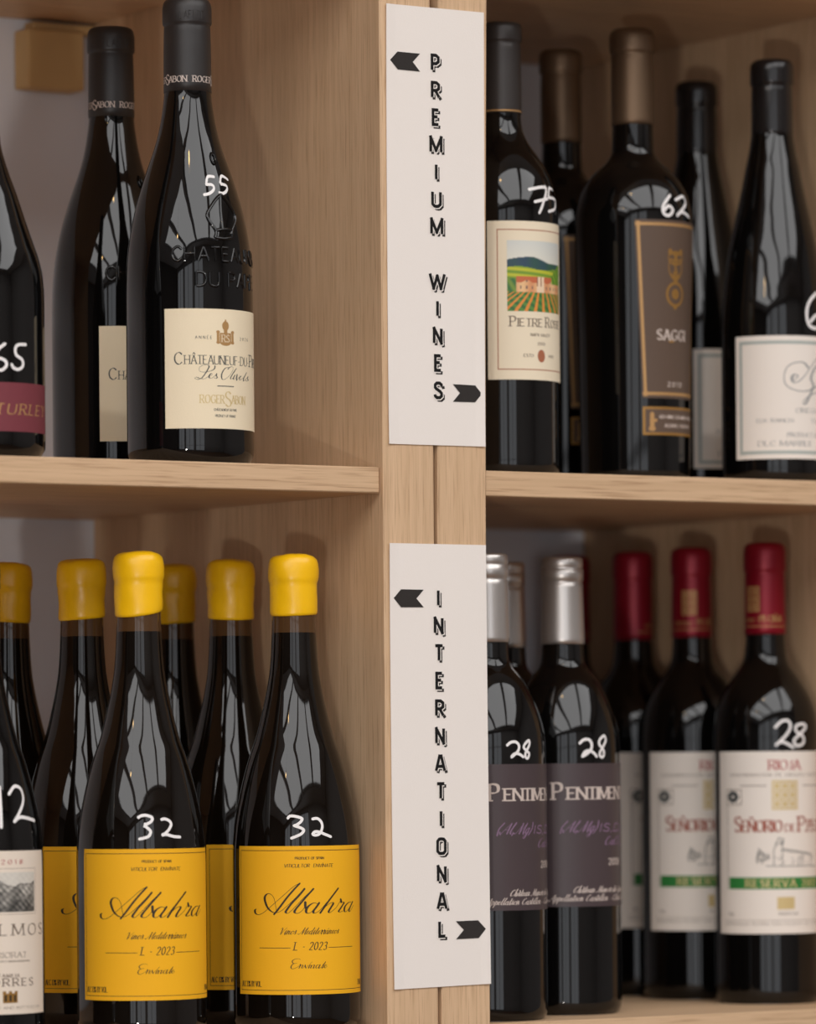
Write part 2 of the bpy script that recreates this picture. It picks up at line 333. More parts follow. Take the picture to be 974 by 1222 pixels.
INK = plain('black_print', srgb(24, 22, 22), .8, spec=.25)
INKG = plain('charcoal_print', srgb(50, 46, 44), .8, spec=.25, var=.12, bscale=700)
CHALK = plain('white_paint_marker', srgb(240, 236, 234), .55)
GLASS = plain('dark_bottle_glass', (.0025, .0022, .0021, 1), .035, ior=1.52, spec=.5)
GLASS2 = plain('brown_bottle_glass', (.005, .0033, .0022, 1), .035, ior=1.52)
NECKG = plain('brown_neck_glass', (.075, .036, .014, 1), .05, ior=1.52)
WAX = plain('yellow_wax', srgb(248, 192, 12), .32, spec=.5, bump=.25, bscale=160, var=.05)
FOILK = plain('black_foil', srgb(40, 36, 35), .42, metal=0, bump=.2, bscale=140)
FOILG = plain('grey_black_foil', srgb(58, 53, 51), .4, metal=.3, bump=.1, bscale=140)
FOILB = plain('bronze_foil', srgb(112, 90, 70), .42, metal=.7, bump=.1, bscale=140)
FOILS = plain('silver_foil', srgb(206, 200, 195), .34, metal=.85, bump=.1, bscale=140)
FOILR = plain('crimson_foil', srgb(140, 12, 36), .36, metal=.35, bump=.1, bscale=140)
CAPK = plain('gloss_black_cap', srgb(26, 23, 23), .18, bump=.05, bscale=100)
GOLD = plain('gold_print', srgb(184, 142, 90), .45, metal=.3)
GOLDP = plain('pale_gold_print', srgb(214, 190, 136), .4, metal=.15)
GOLDD = plain('dull_gold_print', srgb(160, 118, 58), .45, metal=.4)
YEL = plain('amber_label_paper', srgb(242, 178, 30), .7, spec=.25, bump=.15, bscale=1400, var=.03)
CREAM = plain('cream_label_paper', srgb(236, 220, 190), .75, spec=.25, bump=.12, bscale=1200, var=.025)
IVORY = plain('ivory_label_paper', srgb(236, 222, 196), .7, spec=.25, var=.01)
WHITEL = plain('white_label_paper', srgb(234, 224, 214), .7, spec=.25, var=.01)
OFFW = plain('off_white_label_paper', srgb(226, 212, 196), .7, spec=.25, var=.01)
MAROON = plain('maroon_label_paper', srgb(118, 54, 62), .6, spec=.3, var=.06, bscale=300)
PLUM = plain('plum_label_paper', srgb(74, 62, 64), .42, spec=.4, var=.03)
BROWNL = plain('brown_label_paper', srgb(92, 74, 62), .55, spec=.35, var=.03)
def ink(name, r, g, b): return plain(name, srgb(r, g, b), .65)
INKD = ink('dark_grey_print', 62, 66, 66); INKY = ink('brown_black_print', 46, 34, 18); INKR = ink('red_brown_print', 158, 82, 64)
INKRED = ink('red_print', 168, 40, 40); INKP = ink('sepia_print', 92, 70, 54); INKS = ink('silver_grey_print', 142, 142, 142)
INKL = ink('pale_print', 206, 190, 180); INKV = ink('lilac_print', 134, 104, 132); INKGR = ink('green_band_print', 40, 122, 52); INKC = ink('copper_print', 168, 102, 72); INKGB = ink('grey_green_print', 168, 174, 168)
PRINT, n_, l_, p_ = node_mat('coloured_picture_print')
va = n_.new('ShaderNodeVertexColor'); va.layer_name = 'print'; l_.new(va.outputs[0], p_.inputs['Base Color']); p_.inputs['Roughness'].default_value = .6

# ------------------------------------------------------------------ the setting: shop room
ZUP, ZLO, TH = 1.885, 1.5285, .0165
DEP = .375                                       # cupboard depth = distance to the plastered wall
def struct(name, mb, mats):
    o = mb.build(name, mats); o['kind'] = 'structure'; return o
m = MB(); m.box((-6.8, WY-.2, -.1), (3.2, DEP+.15, 0)); struct('floor', m, FLOORM)
m = MB()                                         # ceiling with three roof lights between dark beams
m.box((-6.8, WY-.2, CZ), (3.2, SY0, CZ+.1)); m.box((-6.8, SY1, CZ), (3.2, DEP+.15, CZ+.1))
xs = [-6.8] + [v for a in SKY for v in a] + [3.2]
for i in range(0, len(xs), 2): m.box((xs[i], SY0, CZ), (xs[i+1], SY1, CZ+.1))
struct('ceiling', m, CEILM)
m = MB(); m.box((-6.8, DEP, 0), (3.2, DEP+.15, CZ)); struct('wall_back', m, WALLM)
m = MB(); m.box((-6.8, WY, 0), (-6.65, DEP, CZ)); struct('wall_left', m, DARKW)
m = MB(); m.box((3.05, WY, 0), (3.2, DEP, CZ)); struct('wall_right', m, ROOMM)
m = MB()                                         # front wall, pierced by the three windows
m.box((-6.65, WY, 0), (3.05, WY+.15, WZ0)); m.box((-6.65, WY, WZ1), (3.05, WY+.15, CZ))
xs = [-6.65] + [v for a in WIN for v in a] + [3.05]
for i in range(0, len(xs), 2): m.box((xs[i], WY, WZ0), (xs[i+1], WY+.15, WZ1))
struct('wall_front', m, ROOMM)
for i, (a, b) in enumerate(WIN):
    m = MB(); t = .05
    m.box((a, WY+.04, WZ0), (a+t, WY+.1, WZ1)); m.box((b-t, WY+.04, WZ0), (b, WY+.1, WZ1)); m.box((a+t, WY+.04, WZ0), (b-t, WY+.1, WZ0+t)); m.box((a+t, WY+.04, WZ1-t), (b-t, WY+.1, WZ1))
    m.box(((a+b)/2-.02, WY+.05, WZ0+t), ((a+b)/2+.02, WY+.09, WZ1-t)); m.box((a+t, WY+.05, 2.1), (b-t, WY+.09, 2.14))
    struct('window_%d' % (i+1), m, DARKW)
for i, (a, b) in enumerate(SKY):                  # frame of each roof light
    m = MB(); t = .05
    m.box((a, SY0, CZ+.01), (a+t, SY1, CZ+.09)); m.box((b-t, SY0, CZ+.01), (b, SY1, CZ+.09)); m.box((a+t, SY0, CZ+.01), (b-t, SY0+t, CZ+.09)); m.box((a+t, SY1-t, CZ+.01), (b-t, SY1, CZ+.09))
    struct('window_%d' % (i+4), m, DARKW)

BRASS = plain('lamp_shade_metal', srgb(60, 48, 36), .4, metal=.6)
BULB, n_, l_, p_ = node_mat('warm_bulb_glow'); p_.inputs['Emission Color'].default_value = (1, .62, .25, 1); p_.inputs['Emission Strength'].default_value = 45; p_.inputs['Base Color'].default_value = (1, .8, .5, 1)
def pendant(x, y, z, label):
    # small bare-bulb pendants of the shop, seen only as warm glints in the glass
    r = empty('pendant_lamp', (x, y, z)); tag(r, label, 'lamp', 'pendant bulbs of the shop')
    m = MB(); m.lathe([(.05, .003), (CZ-z, .003)], 10); m.build('cord', BRASS, r, True)
    m = MB(); m.lathe([(.035, .016), (.04, .018), (.075, .018), (.085, .008)], 20); m.build('socket', BRASS, r, True)
    m = MB(); m.lathe([(-.034, 0.), (-.031, .014), (-.02, .026), (-.004, .031), (.012, .026), (.03, .016), (.04, .014)], 20); m.build('bulb', BULB, r, True)
pendant(-.62, -.93, 3.2, 'bare bulb pendant hanging nearest the bookcases'); pendant(-1.95, -1.35, 2.95, 'bare bulb pendant hanging further left over the aisle')

# ------------------------------------------------------------------ the two oak bookcases
def panel(name, x0, x1, parent, lean=0.):
    # upright board, edges eased; the right one bows slightly away from its neighbour towards the top
    m = MB(); zs = [0, 1.1, 1.5, 1.85, 2.0, 2.1, 2.2, 2.4]; c = .0009
    off = lambda z: lean*max(0, (z-1.84)/.32)**1.4
    sec = [(x0+c, 0), (x1-c, 0), (x1, c), (x1, DEP-.002), (x0, DEP-.002), (x0, c)]
    vs = [(x+off(z), y, z) for z in zs for (x, y) in sec]; n = 6
    m.add(vs, [(i*n+k, i*n+(k+1) % n, (i+1)*n+(k+1) % n, (i+1)*n+k) for i in range(len(zs)-1) for k in range(n)] + [tuple(range(n)), tuple((len(zs)-1)*n+k for k in range(n))])
    return m.build(name, OAK_V, parent)
def bookcase(x0, pt_l, pt_r, inner_r, label, lean=0.):
    root = empty('bookcase', (x0, 0, 0)); tag(root, label, 'bookcase', 'oak bookcases standing side by side')
    panel('side_panel', 0, pt_l, root, lean); panel('side_panel', inner_r-x0, inner_r-x0+pt_r, root, 0)
    for zt in (.12, .49, .84, 1.18, ZLO, ZUP, 2.2145+TH, 2.38):
        m = MB(); m.box((pt_l+.0006, .0035, zt-TH), (inner_r-x0-.0006, DEP-.003, zt), .0007); m.build('shelf', OAK_H, root)
    m = MB(); m.box((pt_l+.0006, .03, 0), (inner_r-x0-.0006, .045, .12-TH-.0005)); m.build('plinth', OAK_H, root)
    return root
XL = -.86
b1 = bookcase(XL, .0385, .0387, -.0, 'left oak bookcase with yellow waxed bottles on its lower shelf')
b2 = bookcase(.0412, .0375, .0385, .4195, 'right oak bookcase with red and silver capped bottles on its lower shelf', .0035)
# wooden hanging cleat on the wall under the top shelf of the left bookcase
m = MB(); m.box((-.0600-XL, .3535, 2.1655), (-.0155-XL, DEP-.001, 2.2060), .0012); cl = m.build('wall_cleat', PINE, b1)
cl['label'] = 'small square wooden block under the shelf at the back wall'
m = MB(); m.box((-.0520-XL, .3605, 2.2062), (-.0006-XL, DEP-.001, 2.2122), .0008); m.build('cleat_rail', PINE, b1)

def part(name, mb, mat, parent):
    # pieces of print that stand well apart on a label (one line of lettering, one emblem ...) become parts of their own
    n = len(mb.v); par = list(range(n))
    def find(i):
        while par[i] != i: par[i] = par[par[i]]; i = par[i]
        return i
    for f in mb.f:
        for q in f[1:]: par[find(q)] = find(f[0])
    isl = {}
    for i in range(n): isl.setdefault(find(i), []).append(i)
    keys = list(isl); bx = [([min(mb.v[i][k] for i in isl[q]) for k in range(3)], [max(mb.v[i][k] for i in isl[q]) for k in range(3)]) for q in keys]
    sz = [max(b-a for a, b in zip(*x)) for x in bx]; grp = list(range(len(keys)))
    def gf(i):
        while grp[i] != i: i = grp[i]
        return i
    for i in range(len(keys)):
        for j in range(i):
            gap = math.sqrt(sum(max(0, bx[i][0][k]-bx[j][1][k], bx[j][0][k]-bx[i][1][k])**2 for k in range(3)))
            if gap <= max(.018, .48*max(sz[i], sz[j])): grp[gf(i)] = gf(j)
    gs = {}
    for i in range(len(keys)): gs.setdefault(gf(i), []).append(i)
    if len(gs) == 1: return mb.build(name, mat, parent, fixn=False)
    where = {}
    for gi, k in enumerate(gs.values()):
        for q in k:
            for i in isl[keys[q]]: where[i] = gi
    out = None
    for gi in range(len(gs)):
        ids = [i for i in range(n) if where[i] == gi]; mp = {i: k for k, i in enumerate(ids)}; m = MB()
        m.v = [mb.v[i] for i in ids]; fs = [(f, mi) for f, mi in zip(mb.f, mb.m) if where[f[0]] == gi]
        m.f = [tuple(mp[i] for i in f) for f, _ in fs]; m.m = [mi for _, mi in fs]
        out = m.build(name, mat, parent, fixn=False)
    return out
# ------------------------------------------------------------------ the two paper signs
SG = {'P': (0.52, '0,0 0,1 0.334,1 0.52,.86 0.52,.57 0.334,.43 0,.43'),
 'R': (0.54, '0,0 0,1 0.347,1 0.54,.86 0.54,.6 0.347,.46 0,.46|0.257,.46 0.566,0'),
 'E': (0.44, '0.44,1 0,1 0,0 0.44,0|0,.53 0.363,.53'),
 'M': (0.86, '0,0 0,1 0.43,.1 0.86,1 0.86,0'),
 'I': (0, '0,0 0,1'),
 'U': (0.65, '0,1 0,.17 0.148,.03 0.325,0 0.502,.03 0.65,.17 0.65,1'),
 'W': (1.2, '0,1 0.3,0 0.6,.85 0.9,0 1.2,1'),
 'N': (0.59, '0,0 0,1 0.59,0 0.59,1'),
 'S': (0.56, '0.56,.78 0.533,.9 0.4,1 0.16,1 0.0267,.88 0.0267,.7 0.133,.6 0.44,.42 0.547,.3 0.547,.12 0.4,0 0.16,0 0.0267,.1 0,.22'),
 'T': (0.6, '0,1 0.6,1|0.3,1 0.3,0'),
 'A': (0.7, '0,0 0.28,1 0.42,1 0.7,0|0.14,.3 0.56,.3'),
 'O': (0.63, '0.315,1 0.137,.98 0,.84 0,.16 0.137,.02 0.315,0 0.493,.02 0.63,.16 0.63,.84 0.493,.98 0.315,1'),
 'L': (0.47, '0,1 0,0 0.47,0')}
def sign(corners, word, first, last, arrows, label, curl):
    TL, TR, BR, BL = [proj_at(x, y, -.0008) for x, y in corners]
    root_p = (TL+TR+BR+BL)/4
    m = MB(); nx, nz = 10, 40
    def P(s, t, off=0.):
        q = (TL*(1-s)+TR*s)*(1-t) + (BL*(1-s)+BR*s)*t
        lift = curl*(max(0, .05-s)/.05)**2*abs(2*t-1)**3 + curl*(max(0, s-.95)/.05)**2*t**3
        return q + Vector((0, -lift-off, 0)) - root_p
    for layer, o in ((0, 0.), (1, -.0005)):
        m.add([P(i/nx, j/nz, o) for j in range(nz+1) for i in range(nx+1)], [])
    n = (nx+1)*(nz+1); g = lambda i, j: j*(nx+1)+i
    for j in range(nz):
        for i in range(nx):
            m.f += [(g(i, j), g(i, j+1), g(i+1, j+1), g(i+1, j)), (n+g(i, j), n+g(i+1, j), n+g(i+1, j+1), n+g(i, j+1))]; m.m += [0, 0]
    edge = [g(i, 0) for i in range(nx)]+[g(nx, j) for j in range(nz)]+[g(i, nz) for i in range(nx, 0, -1)]+[g(0, j) for j in range(nz, 0, -1)]
    for a, b in zip(edge, edge[1:]+edge[:1]): m.f.append((a, b, n+b, n+a)); m.m.append(0)
    root = m.build('paper_sign', PAPER, loc=root_p); tag(root, label, 'sign', 'paper aisle signs on the bookcase uprights')
    A = proj_at(first[0], first[1], 0); B = proj_at(last[0], last[1], 0)
    lay = [MB(), MB(), MB()]
    H, w = .0093, .0021
    for i, ch in enumerate(word):
        if ch == ' ': continue
        c = A+(B-A)*(i/(len(word)-1)); wd, g_ = SG[ch]
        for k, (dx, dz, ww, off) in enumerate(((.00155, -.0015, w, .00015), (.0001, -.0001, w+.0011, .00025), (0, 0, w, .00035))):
            mp = lambda x, z, e=0., c=c, dx=dx, dz=dz, off=off: Vector((c.x+x+dx, -.0008-off-e/1000, c.z+z+dz))-root_p
            for sm, pts in P_(g_): ribbon(lay[k], [((p[0]-wd/2)*H, p[1]*H-H/2) for p in pts], lambda d, ww=ww: ww, mp, 'flat', 0, .01)
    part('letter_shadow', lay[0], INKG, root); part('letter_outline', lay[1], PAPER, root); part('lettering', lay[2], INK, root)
    for poly in arrows:
        m = MB(); q = [proj_at(x, y, -.0008)+Vector((0, -.0003, 0))-root_p for x, y in poly]
        m.add(q, [(0, 1, 5), (1, 2, 3), (1, 3, 5), (3, 4, 5)] if len(q) == 6 else []); m.build('arrow', INKG, root, fixn=False)
    return root
def crop(ox, oy, s, pts): return [(ox+x/s, oy+y/s) for x, y in pts]
sign([(460.5, 4), (577.5, 15), (578.7, 533), (464, 529.5)], 'PREMIUM WINES', (518.3, 75), (522, 466),
     [crop(460, 50, 12.18, [(65, 260), (172, 140), (500, 172), (395, 292), (500, 432), (178, 400)]), crop(495, 310, 6.79, [(543, 1088), (488, 1155), (308, 1150), (365, 1080), (308, 1008), (488, 1018)])],
     'white paper sign reading PREMIUM WINES, the upper of the two signs', .0008)
sign([(464.5, 648), (580, 650.5), (585.3, 1174), (470.3, 1181)], 'INTERNATIONAL', (522, 713.5), (527, 1108.5),
     [crop(440, 620, 3.82, [(113, 358), (147, 318), (250, 320), (217, 360), (250, 400), (147, 400)]), crop(505, 990, 8.73, [(652, 1035), (578, 1130), (342, 1142), (422, 1045), (340, 955), (572, 945)])],
     'white paper sign reading INTERNATIONAL, the lower of the two signs', .0008)

# ------------------------------------------------------------------ bottles
PR = dict(
 ALB=[(0,34),(1.5,37.8),(6,40.1),(10,40.3),(112,40.3),(121.5,39.7),(135,38.1),(148,35.6),(161,32.6),(174.5,28.7),(185,25),(201,20.8),(217,17.4),(230.5,15.4),(248,14.3),(262,13.9),(285,13.9),(301,13.9)],
 CHA=[(0,35),(1.5,37.6),(6,39.8),(10,40),(104,40),(118,39.7),(135,38.4),(148,36.5),(161,33.7),(174,30),(187.7,25.4),(198,21.8),(208.8,18.7),(222,16.2),(234.6,14.8),(262,14.2),(292,14.2)],
 TUR=[(0,36),(1.5,39),(6,41.6),(10,41.8),(98,41.8),(112,40.9),(122,38.8),(132.6,35.3),(147,30.4),(163,25.3),(178,20),(193,16),(210,14.6),(300,14)],
 PIE=[(0,33.5),(1.5,35.8),(5,37.3),(9,37.5),(172,37.5),(181,36.8),(189,35.2),(200.5,31.3),(211.7,25),(219,19.7),(223.5,17),(231,14),(241,13),(301,12.9)],
 SAG=[(0,33.5),(1.5,35.6),(5,37.1),(9,37.2),(100,38.3),(172,39.9),(182,39.6),(192.7,37.5),(204,32.5),(212.7,25),(217,20),(221,16.6),(226,14.3),(244,13.7),(309,13.6)],
 SPY=[(0,31.5),(1.5,34),(5,36),(9,36.2),(106,36.2),(118,35.8),(131.7,34.4),(146,32.6),(160,30.6),(180.6,26.3),(195,23),(207,20.5),(218,18.4),(228,16.2),(240,14.4),(250,13.7),(291,13.6)],
 PEN=[(0,33.5),(1.5,36),(5,37.5),(9,37.7),(175,37.7),(185,37.2),(194.5,35.4),(200.5,33.7),(206.3,31.6),(214,28.3),(221.5,24.2),(227,20),(231,16.6),(234.5,14.9),(240,14.3),(247,14),(305,13.6)],
 RIO=[(0,33),(1.5,35),(5,36.6),(9,36.8),(182,36.8),(192,36.2),(201.6,34.8),(209,32.6),(216,29.2),(222,25.4),(228,21.3),(233.7,17),(240,14.6),(255,13.6),(319,13.5)],
)

MK = dict(
n32a='-27.4,134.6 -26.2,135.8 -23.4,135.8 -19.8,135.0 -18.0,134.0 -19.1,132.1 -21.5,130.4 -23.3,129.8|-23.3,129.8 -20.3,128.9 -17.6,127.6 -17.2,126.4 -18.8,124.6 -22.0,123.1 -25.0,122.0|-10.9,133.9 -7.9,134.2 -5.5,132.7 -4.4,130.1 -5.0,127.0 -6.8,124.4 -9.8,123.7 -11.2,124.5 -9.7,125.8 -6.8,125.7 -3.4,124.4 1.4,122.6',
n32b='-22.5,136.5 -20.2,137.6 -16.6,137.6 -13.4,136.1 -14.3,133.8 -17.9,131.6 -15.6,129.0 -14.7,127.4 -16.1,124.8 -19.2,123.7 -21.8,123.2|-7.1,135.1 -4.8,135.4 -1.8,134.2 -0.5,132.0 -2.3,129.0 -5.0,126.5 -6.9,125.4|-6.9,125.8 -3.8,125.7 0.5,124.5 5.5,124.1',
n28a='-10.0,179.5 -7.6,181.3 -4.0,181.6 -1.6,179.4 -2.1,176.1 -4.6,173.6 -7.0,171.8|-7.0,172.2 -4.6,174.0 -1.3,173.6 1.8,171.8|6.0,182.3 2.9,179.7 2.4,177.6 4.7,175.7 6.7,173.9 5.6,171.0 3.7,171.7 3.7,174.6 6.8,179.0 7.4,181.9 6.0,182.3',
n28b='-12.2,180.7 -9.4,182.9 -5.7,182.9 -3.7,180.3 -4.2,176.6 -7.2,173.6 -10.4,171.8|-10.4,172.5 -8.4,175.1 -5.1,175.5 -2.1,174.0 0.1,171.7|6.1,185.1 2.8,182.5 2.6,179.5 5.0,177.3 6.5,174.3 5.4,171.3 2.9,172.1 3.0,174.7 6.1,178.7 8.6,182.5 7.7,185.1 6.1,185.1',
n28c='-17.6,190.7 -13.2,194.7 -8.1,195.2 -6.4,191.2 -9.9,185.4 -17.2,178.6|-17.2,178.6 -13.6,180.8 -8.7,179.1 -4.8,176.7|4.7,192.9 -1.6,191.7 -1.8,187.7 4.0,184.2 3.9,179.6 -1.4,177.9 -4.1,181.4 0.2,185.4 7.0,190.6 4.7,192.9',
n55='2.4,179.1 -4.0,178.8 -6.2,173.8|-6.2,173.8 -0.6,173.6 0.1,171.0 -4.3,168.1 -9.0,167.1|19.9,178.4 11.7,180.1 8.6,175.4 14.9,174.1 14.4,171.4 9.1,168.8 4.9,169.0',
n65='12.6,67.9 7.0,67.6 4.6,65.4 5.1,61.3 9.6,58.6 10.1,54.9 6.8,52.6 3.3,53.3 1.8,55.3|-2.8,67.6 -7.7,63.7 -10.3,57.8 -8.6,52.9 -5.2,51.7 -2.0,54.3 -2.4,57.2 -6.0,58.8 -8.6,57.0',
n75='-2.6,187.7 13.8,190.0 9.1,180.3 4.5,172.6|1.2,179.7 13.3,182.5|24.5,189.6 19.0,190.0 14.9,183.6|14.9,183.6 25.6,183.0 23.2,177.0 14.0,174.2',
n62='3.5,193.0 -3.1,185.9 -3.5,180.7 0.6,179.0 4.3,182.8 1.1,185.7 -2.9,182.4|8.5,190.3 18.7,193.6 20.5,189.0 11.1,182.1 8.4,179.6|8.4,180.0 14.3,182.4 23.6,179.8',
n6='11.9,129.8 4.1,124.0 0.6,116.8 1.5,108.6 6.3,105.4 12.1,106.3 17.1,109.6 17.5,114.3 9.6,114.4 3.9,109.9',
n12='-3.1,156.1 -3.4,150.7 -4.4,132.1|3.8,152.0 9.8,156.6 16.1,154.6 16.3,147.9 9.9,139.9 5.5,135.3|5.5,135.3 11.5,137.9 25.9,135.6',
alb='-49.5,77.3 -50.4,76.6 -50.0,74.8 -47.8,73.9 -44.4,74.9 -39.9,78.1 -35.3,81.9 -30.2,86.2 -25.9,90.0 -22.7,92.4 -20.1,93.5|-20.1,93.5 -23.8,89.6 -28.1,84.7 -32.1,79.5 -34.7,76.3 -36.5,74.2|-35.0,76.0 -35.7,80.9 -36.8,84.8 -39.1,87.0 -41.4,86.8 -42.9,84.7 -42.4,81.6 -40.7,78.1 -37.6,75.6 -34.3,75.3 -31.7,76.5 -28.8,78.8 -23.9,83.3 -19.6,87.8 -17.1,90.3|-17.1,90.1 -21.0,85.4 -25.3,80.9 -28.5,76.7 -28.9,75.3 -27.5,74.9 -25.3,76.6 -22.5,79.4 -17.5,84.6 -11.4,90.2|-11.4,90.0 -16.1,85.0 -20.4,80.1 -23.2,76.6 -23.2,75.1 -21.1,74.8 -18.6,76.6 -16.9,79.0 -16.7,80.8 -16.5,78.3 -14.7,79.7|-8.9,80.6 -11.1,81.2 -14.0,79.7 -16.0,77.2 -16.0,75.1 -14.0,74.8 -11.5,76.8 -8.9,79.6 -7.7,81.1|-7.7,81.1 -9.6,78.5 -11.5,76.1 -11.1,74.7 -8.9,75.4 -6.6,77.1 -1.9,81.9 3.2,86.7 6.4,90.2|6.4,90.0 1.5,85.0 -3.1,79.8 -7.0,74.8|-5.9,76.4 -1.9,79.8 1.4,81.1 2.3,80.4 0.5,78.0 -1.1,75.6 -0.3,74.8 2.2,76.2 4.9,78.2 8.3,82.2 8.8,81.3|8.6,81.3 11.3,80.9 10.3,79.5 7.7,76.7 6.6,75.5 7.7,75.0 10.2,75.6|19.2,81.0 15.9,80.7 12.4,78.4 11.6,75.9 12.9,75.0 15.8,76.5 19.1,79.2 20.9,81.1|20.9,81.1 18.4,78.5 16.4,75.8 17.7,75.2 21.8,78.8',
les='-5.5,59.8 -6.1,57.9 -9.0,56.5 -13.4,55.9 -15.6,56.9 -15.3,59.0 -12.3,60.4 -9.5,59.9 -10.1,57.8 -11.8,55.1 -14.0,52.4 -16.7,51.3 -18.4,52.1 -17.2,52.7 -15.1,51.8 -12.4,51.8 -10.1,53.0 -7.9,54.1 -7.3,54.9 -8.2,55.1 -9.3,53.8 -9.3,52.4 -7.9,52.2 -6.2,53.3 -4.4,55.0|-4.4,55.0 -4.7,53.9 -4.0,52.8 -5.0,52.1 -6.2,52.5|4.4,59.3 1.7,58.7 -0.5,55.9 -1.1,53.2 -0.2,51.6 2.3,52.3 5.7,55.1 7.9,58.4 7.2,59.9 5.1,59.3 3.7,58.2|5.7,53.5 8.6,56.3 10.5,58.7 8.2,56.3 5.7,52.9 6.4,52.2 8.2,53.1|9.3,54.7 7.9,52.5 8.9,52.1 10.4,53.7|10.4,54.0 11.2,54.8 10.8,52.1 12.8,53.3 13.2,54.7|13.2,53.3 14.9,54.0 15.0,54.5 13.6,53.4 14.0,52.0 16.3,53.0 19.8,55.4 21.5,57.1|21.5,57.1 18.7,54.2 17.5,52.0 19.7,52.4 23.2,54.5 22.6,53.4 23.8,52.7 21.4,51.8 19.5,52.1',
sp='-9.8,69.9 -7.3,72.2 -9.8,73.4 -11.7,71.0 -10.5,68.1 -6.6,68.8 -1.1,73.6 5.1,80.8 11.8,85.9 19.4,85.8|16.4,83.8 7.7,78.6 3.4,71.4 5.8,65.7 1.0,62.6 -7.3,62.3 -14.8,65.2 -17.1,69.8 -15.9,76.8 -11.0,80.9 -3.2,81.7 1.1,78.3|11.4,66.0 5.8,64.5 2.5,59.7 -1.3,53.8 -3.4,53.7 -2.0,56.6 3.3,59.7 16.1,65.1',
env='-20.0,45.7 -21.2,46.2 -23.6,45.9 -25.2,44.7 -24.4,43.3 -22.2,43.5|-22.2,43.5 -24.9,42.8 -26.0,40.8 -24.9,39.8 -22.7,40.6 -20.7,41.8|-20.5,42.2 -20.0,42.3 -21.0,40.3|-20.7,41.0 -19.3,42.2 -18.5,42.0 -19.3,40.5 -18.3,40.5 -17.1,42.2|-17.1,42.2 -16.8,40.5 -15.3,41.7 -15.1,42.2|-14.8,41.2 -14.1,42.2 -14.9,40.5 -13.9,40.5|-13.8,43.1 -12.6,44.1|-13.1,42.0 -13.6,40.2|-13.5,40.9 -11.8,42.1 -11.1,41.9 -11.9,40.4 -10.8,40.4|-7.7,42.0 -9.3,42.1 -10.3,40.6 -9.3,40.2 -7.5,42.0 -8.3,40.3 -7.0,40.5 -5.6,42.0 -3.7,43.9|-3.7,43.9 -5.6,41.2 -6.2,40.3 -4.8,40.5|-4.8,40.7 -2.9,41.7 -3.5,42.2 -4.8,41.0 -4.0,40.1 -2.5,41.2',
cst='5.9,167.8 -0.3,163.9 -7.6,155.7 -7.5,151.3 -2.5,144.5 -3.5,140.1|5.9,167.8 9.4,165.3 16.1,157.9 16.7,152.7 11.0,145.3 10.8,141.0|-2.5,144.5 4.2,145.7 11.0,145.3|-3.5,140.1 2.8,139.6 10.8,141.0|4.9,166.8 3.2,157.0 3.0,145.7',
)

def pchip(pts):
    xs = [p[0] for p in pts]; ys = [p[1] for p in pts]; n = len(xs)
    h = [xs[i+1]-xs[i] for i in range(n-1)]; d = [(ys[i+1]-ys[i])/h[i] for i in range(n-1)]
    m = [d[0]]+[0 if d[i-1]*d[i] <= 0 else 2*d[i-1]*d[i]/(d[i-1]+d[i]) for i in range(1, n-1)]+[d[-1]]
    def g(x):
        if x <= xs[0]: return ys[0]
        if x >= xs[-1]: return ys[-1]
        i = 0
        while xs[i+1] < x: i += 1
        t = (x-xs[i])/h[i]; t2 = t*t; t3 = t2*t
        return (2*t3-3*t2+1)*ys[i]+(t3-2*t2+t)*h[i]*m[i]+(3*t2-2*t3)*ys[i+1]+(t3-t2)*h[i]*m[i+1]
    return g
RB = dict(ALB=40.3, CHA=40., TUR=41.8, PIE=37.5, SAG=38.5, SPY=36.2, PEN=37.7, RIO=36.8)
G_ = {k: pchip(v) for k, v in PR.items()}
def surf(kind, off):
    # (u along the glass in mm, height in mm) -> a point on the bottle, `off` mm proud of the glass
    g = G_[kind]; rb = RB[kind]
    def f(u, z, e=0.):
        t = u/rb; r = (g(z)+off+e)/1000
        return (r*math.sin(t), -r*math.cos(t), z/1000)
    return f
def cylmap(r, off=0.):
    def f(u, z, e=0.):
        t = u/r; q = (r+off+e)/1000
        return (q*math.sin(t), -q*math.cos(t), z/1000)
    return f
def glass_body(root, kind, top, mats, fill=None):
    g = G_[kind]; m = MB()
    ks = [p[0] for p in PR[kind] if p[0] < 11]; pts = [(0, 0.)]
    pts += [(6/1000, .012), (4.5/1000, .024)][::1]
    zs = sorted(set(ks+[11+(top-11)*i/90 for i in range(91)]+([fill] if fill else [])))
    m.lathe([(.006, .004), (.0045, .022), (0., PR[kind][0][1]/1000)]+[(z/1000, g(z)/1000) for z in zs], 80, matf=(lambda z: 1 if fill and z*1000 >= fill-.01 else 0))
    return m.build('glass_body', mats, root, True)
def lathe_part(name, prof, mat, root, **kw):
    m = MB()
    # fine rings so crisp grooves stay crisp
    pts = []
    for (a, b) in zip(prof, prof[1:]):
        n = max(1, int(abs(b[0]-a[0])/3)) if b[0] != a[0] else 1
        for k in range(n): pts.append((a[0]+(b[0]-a[0])*k/n, a[1]+(b[1]-a[1])*k/n))
    pts.append(prof[-1])
    m.lathe([(z/1000, r/1000) for z, r in pts], 72, **kw)
    return m.build(name, mat, root, True)
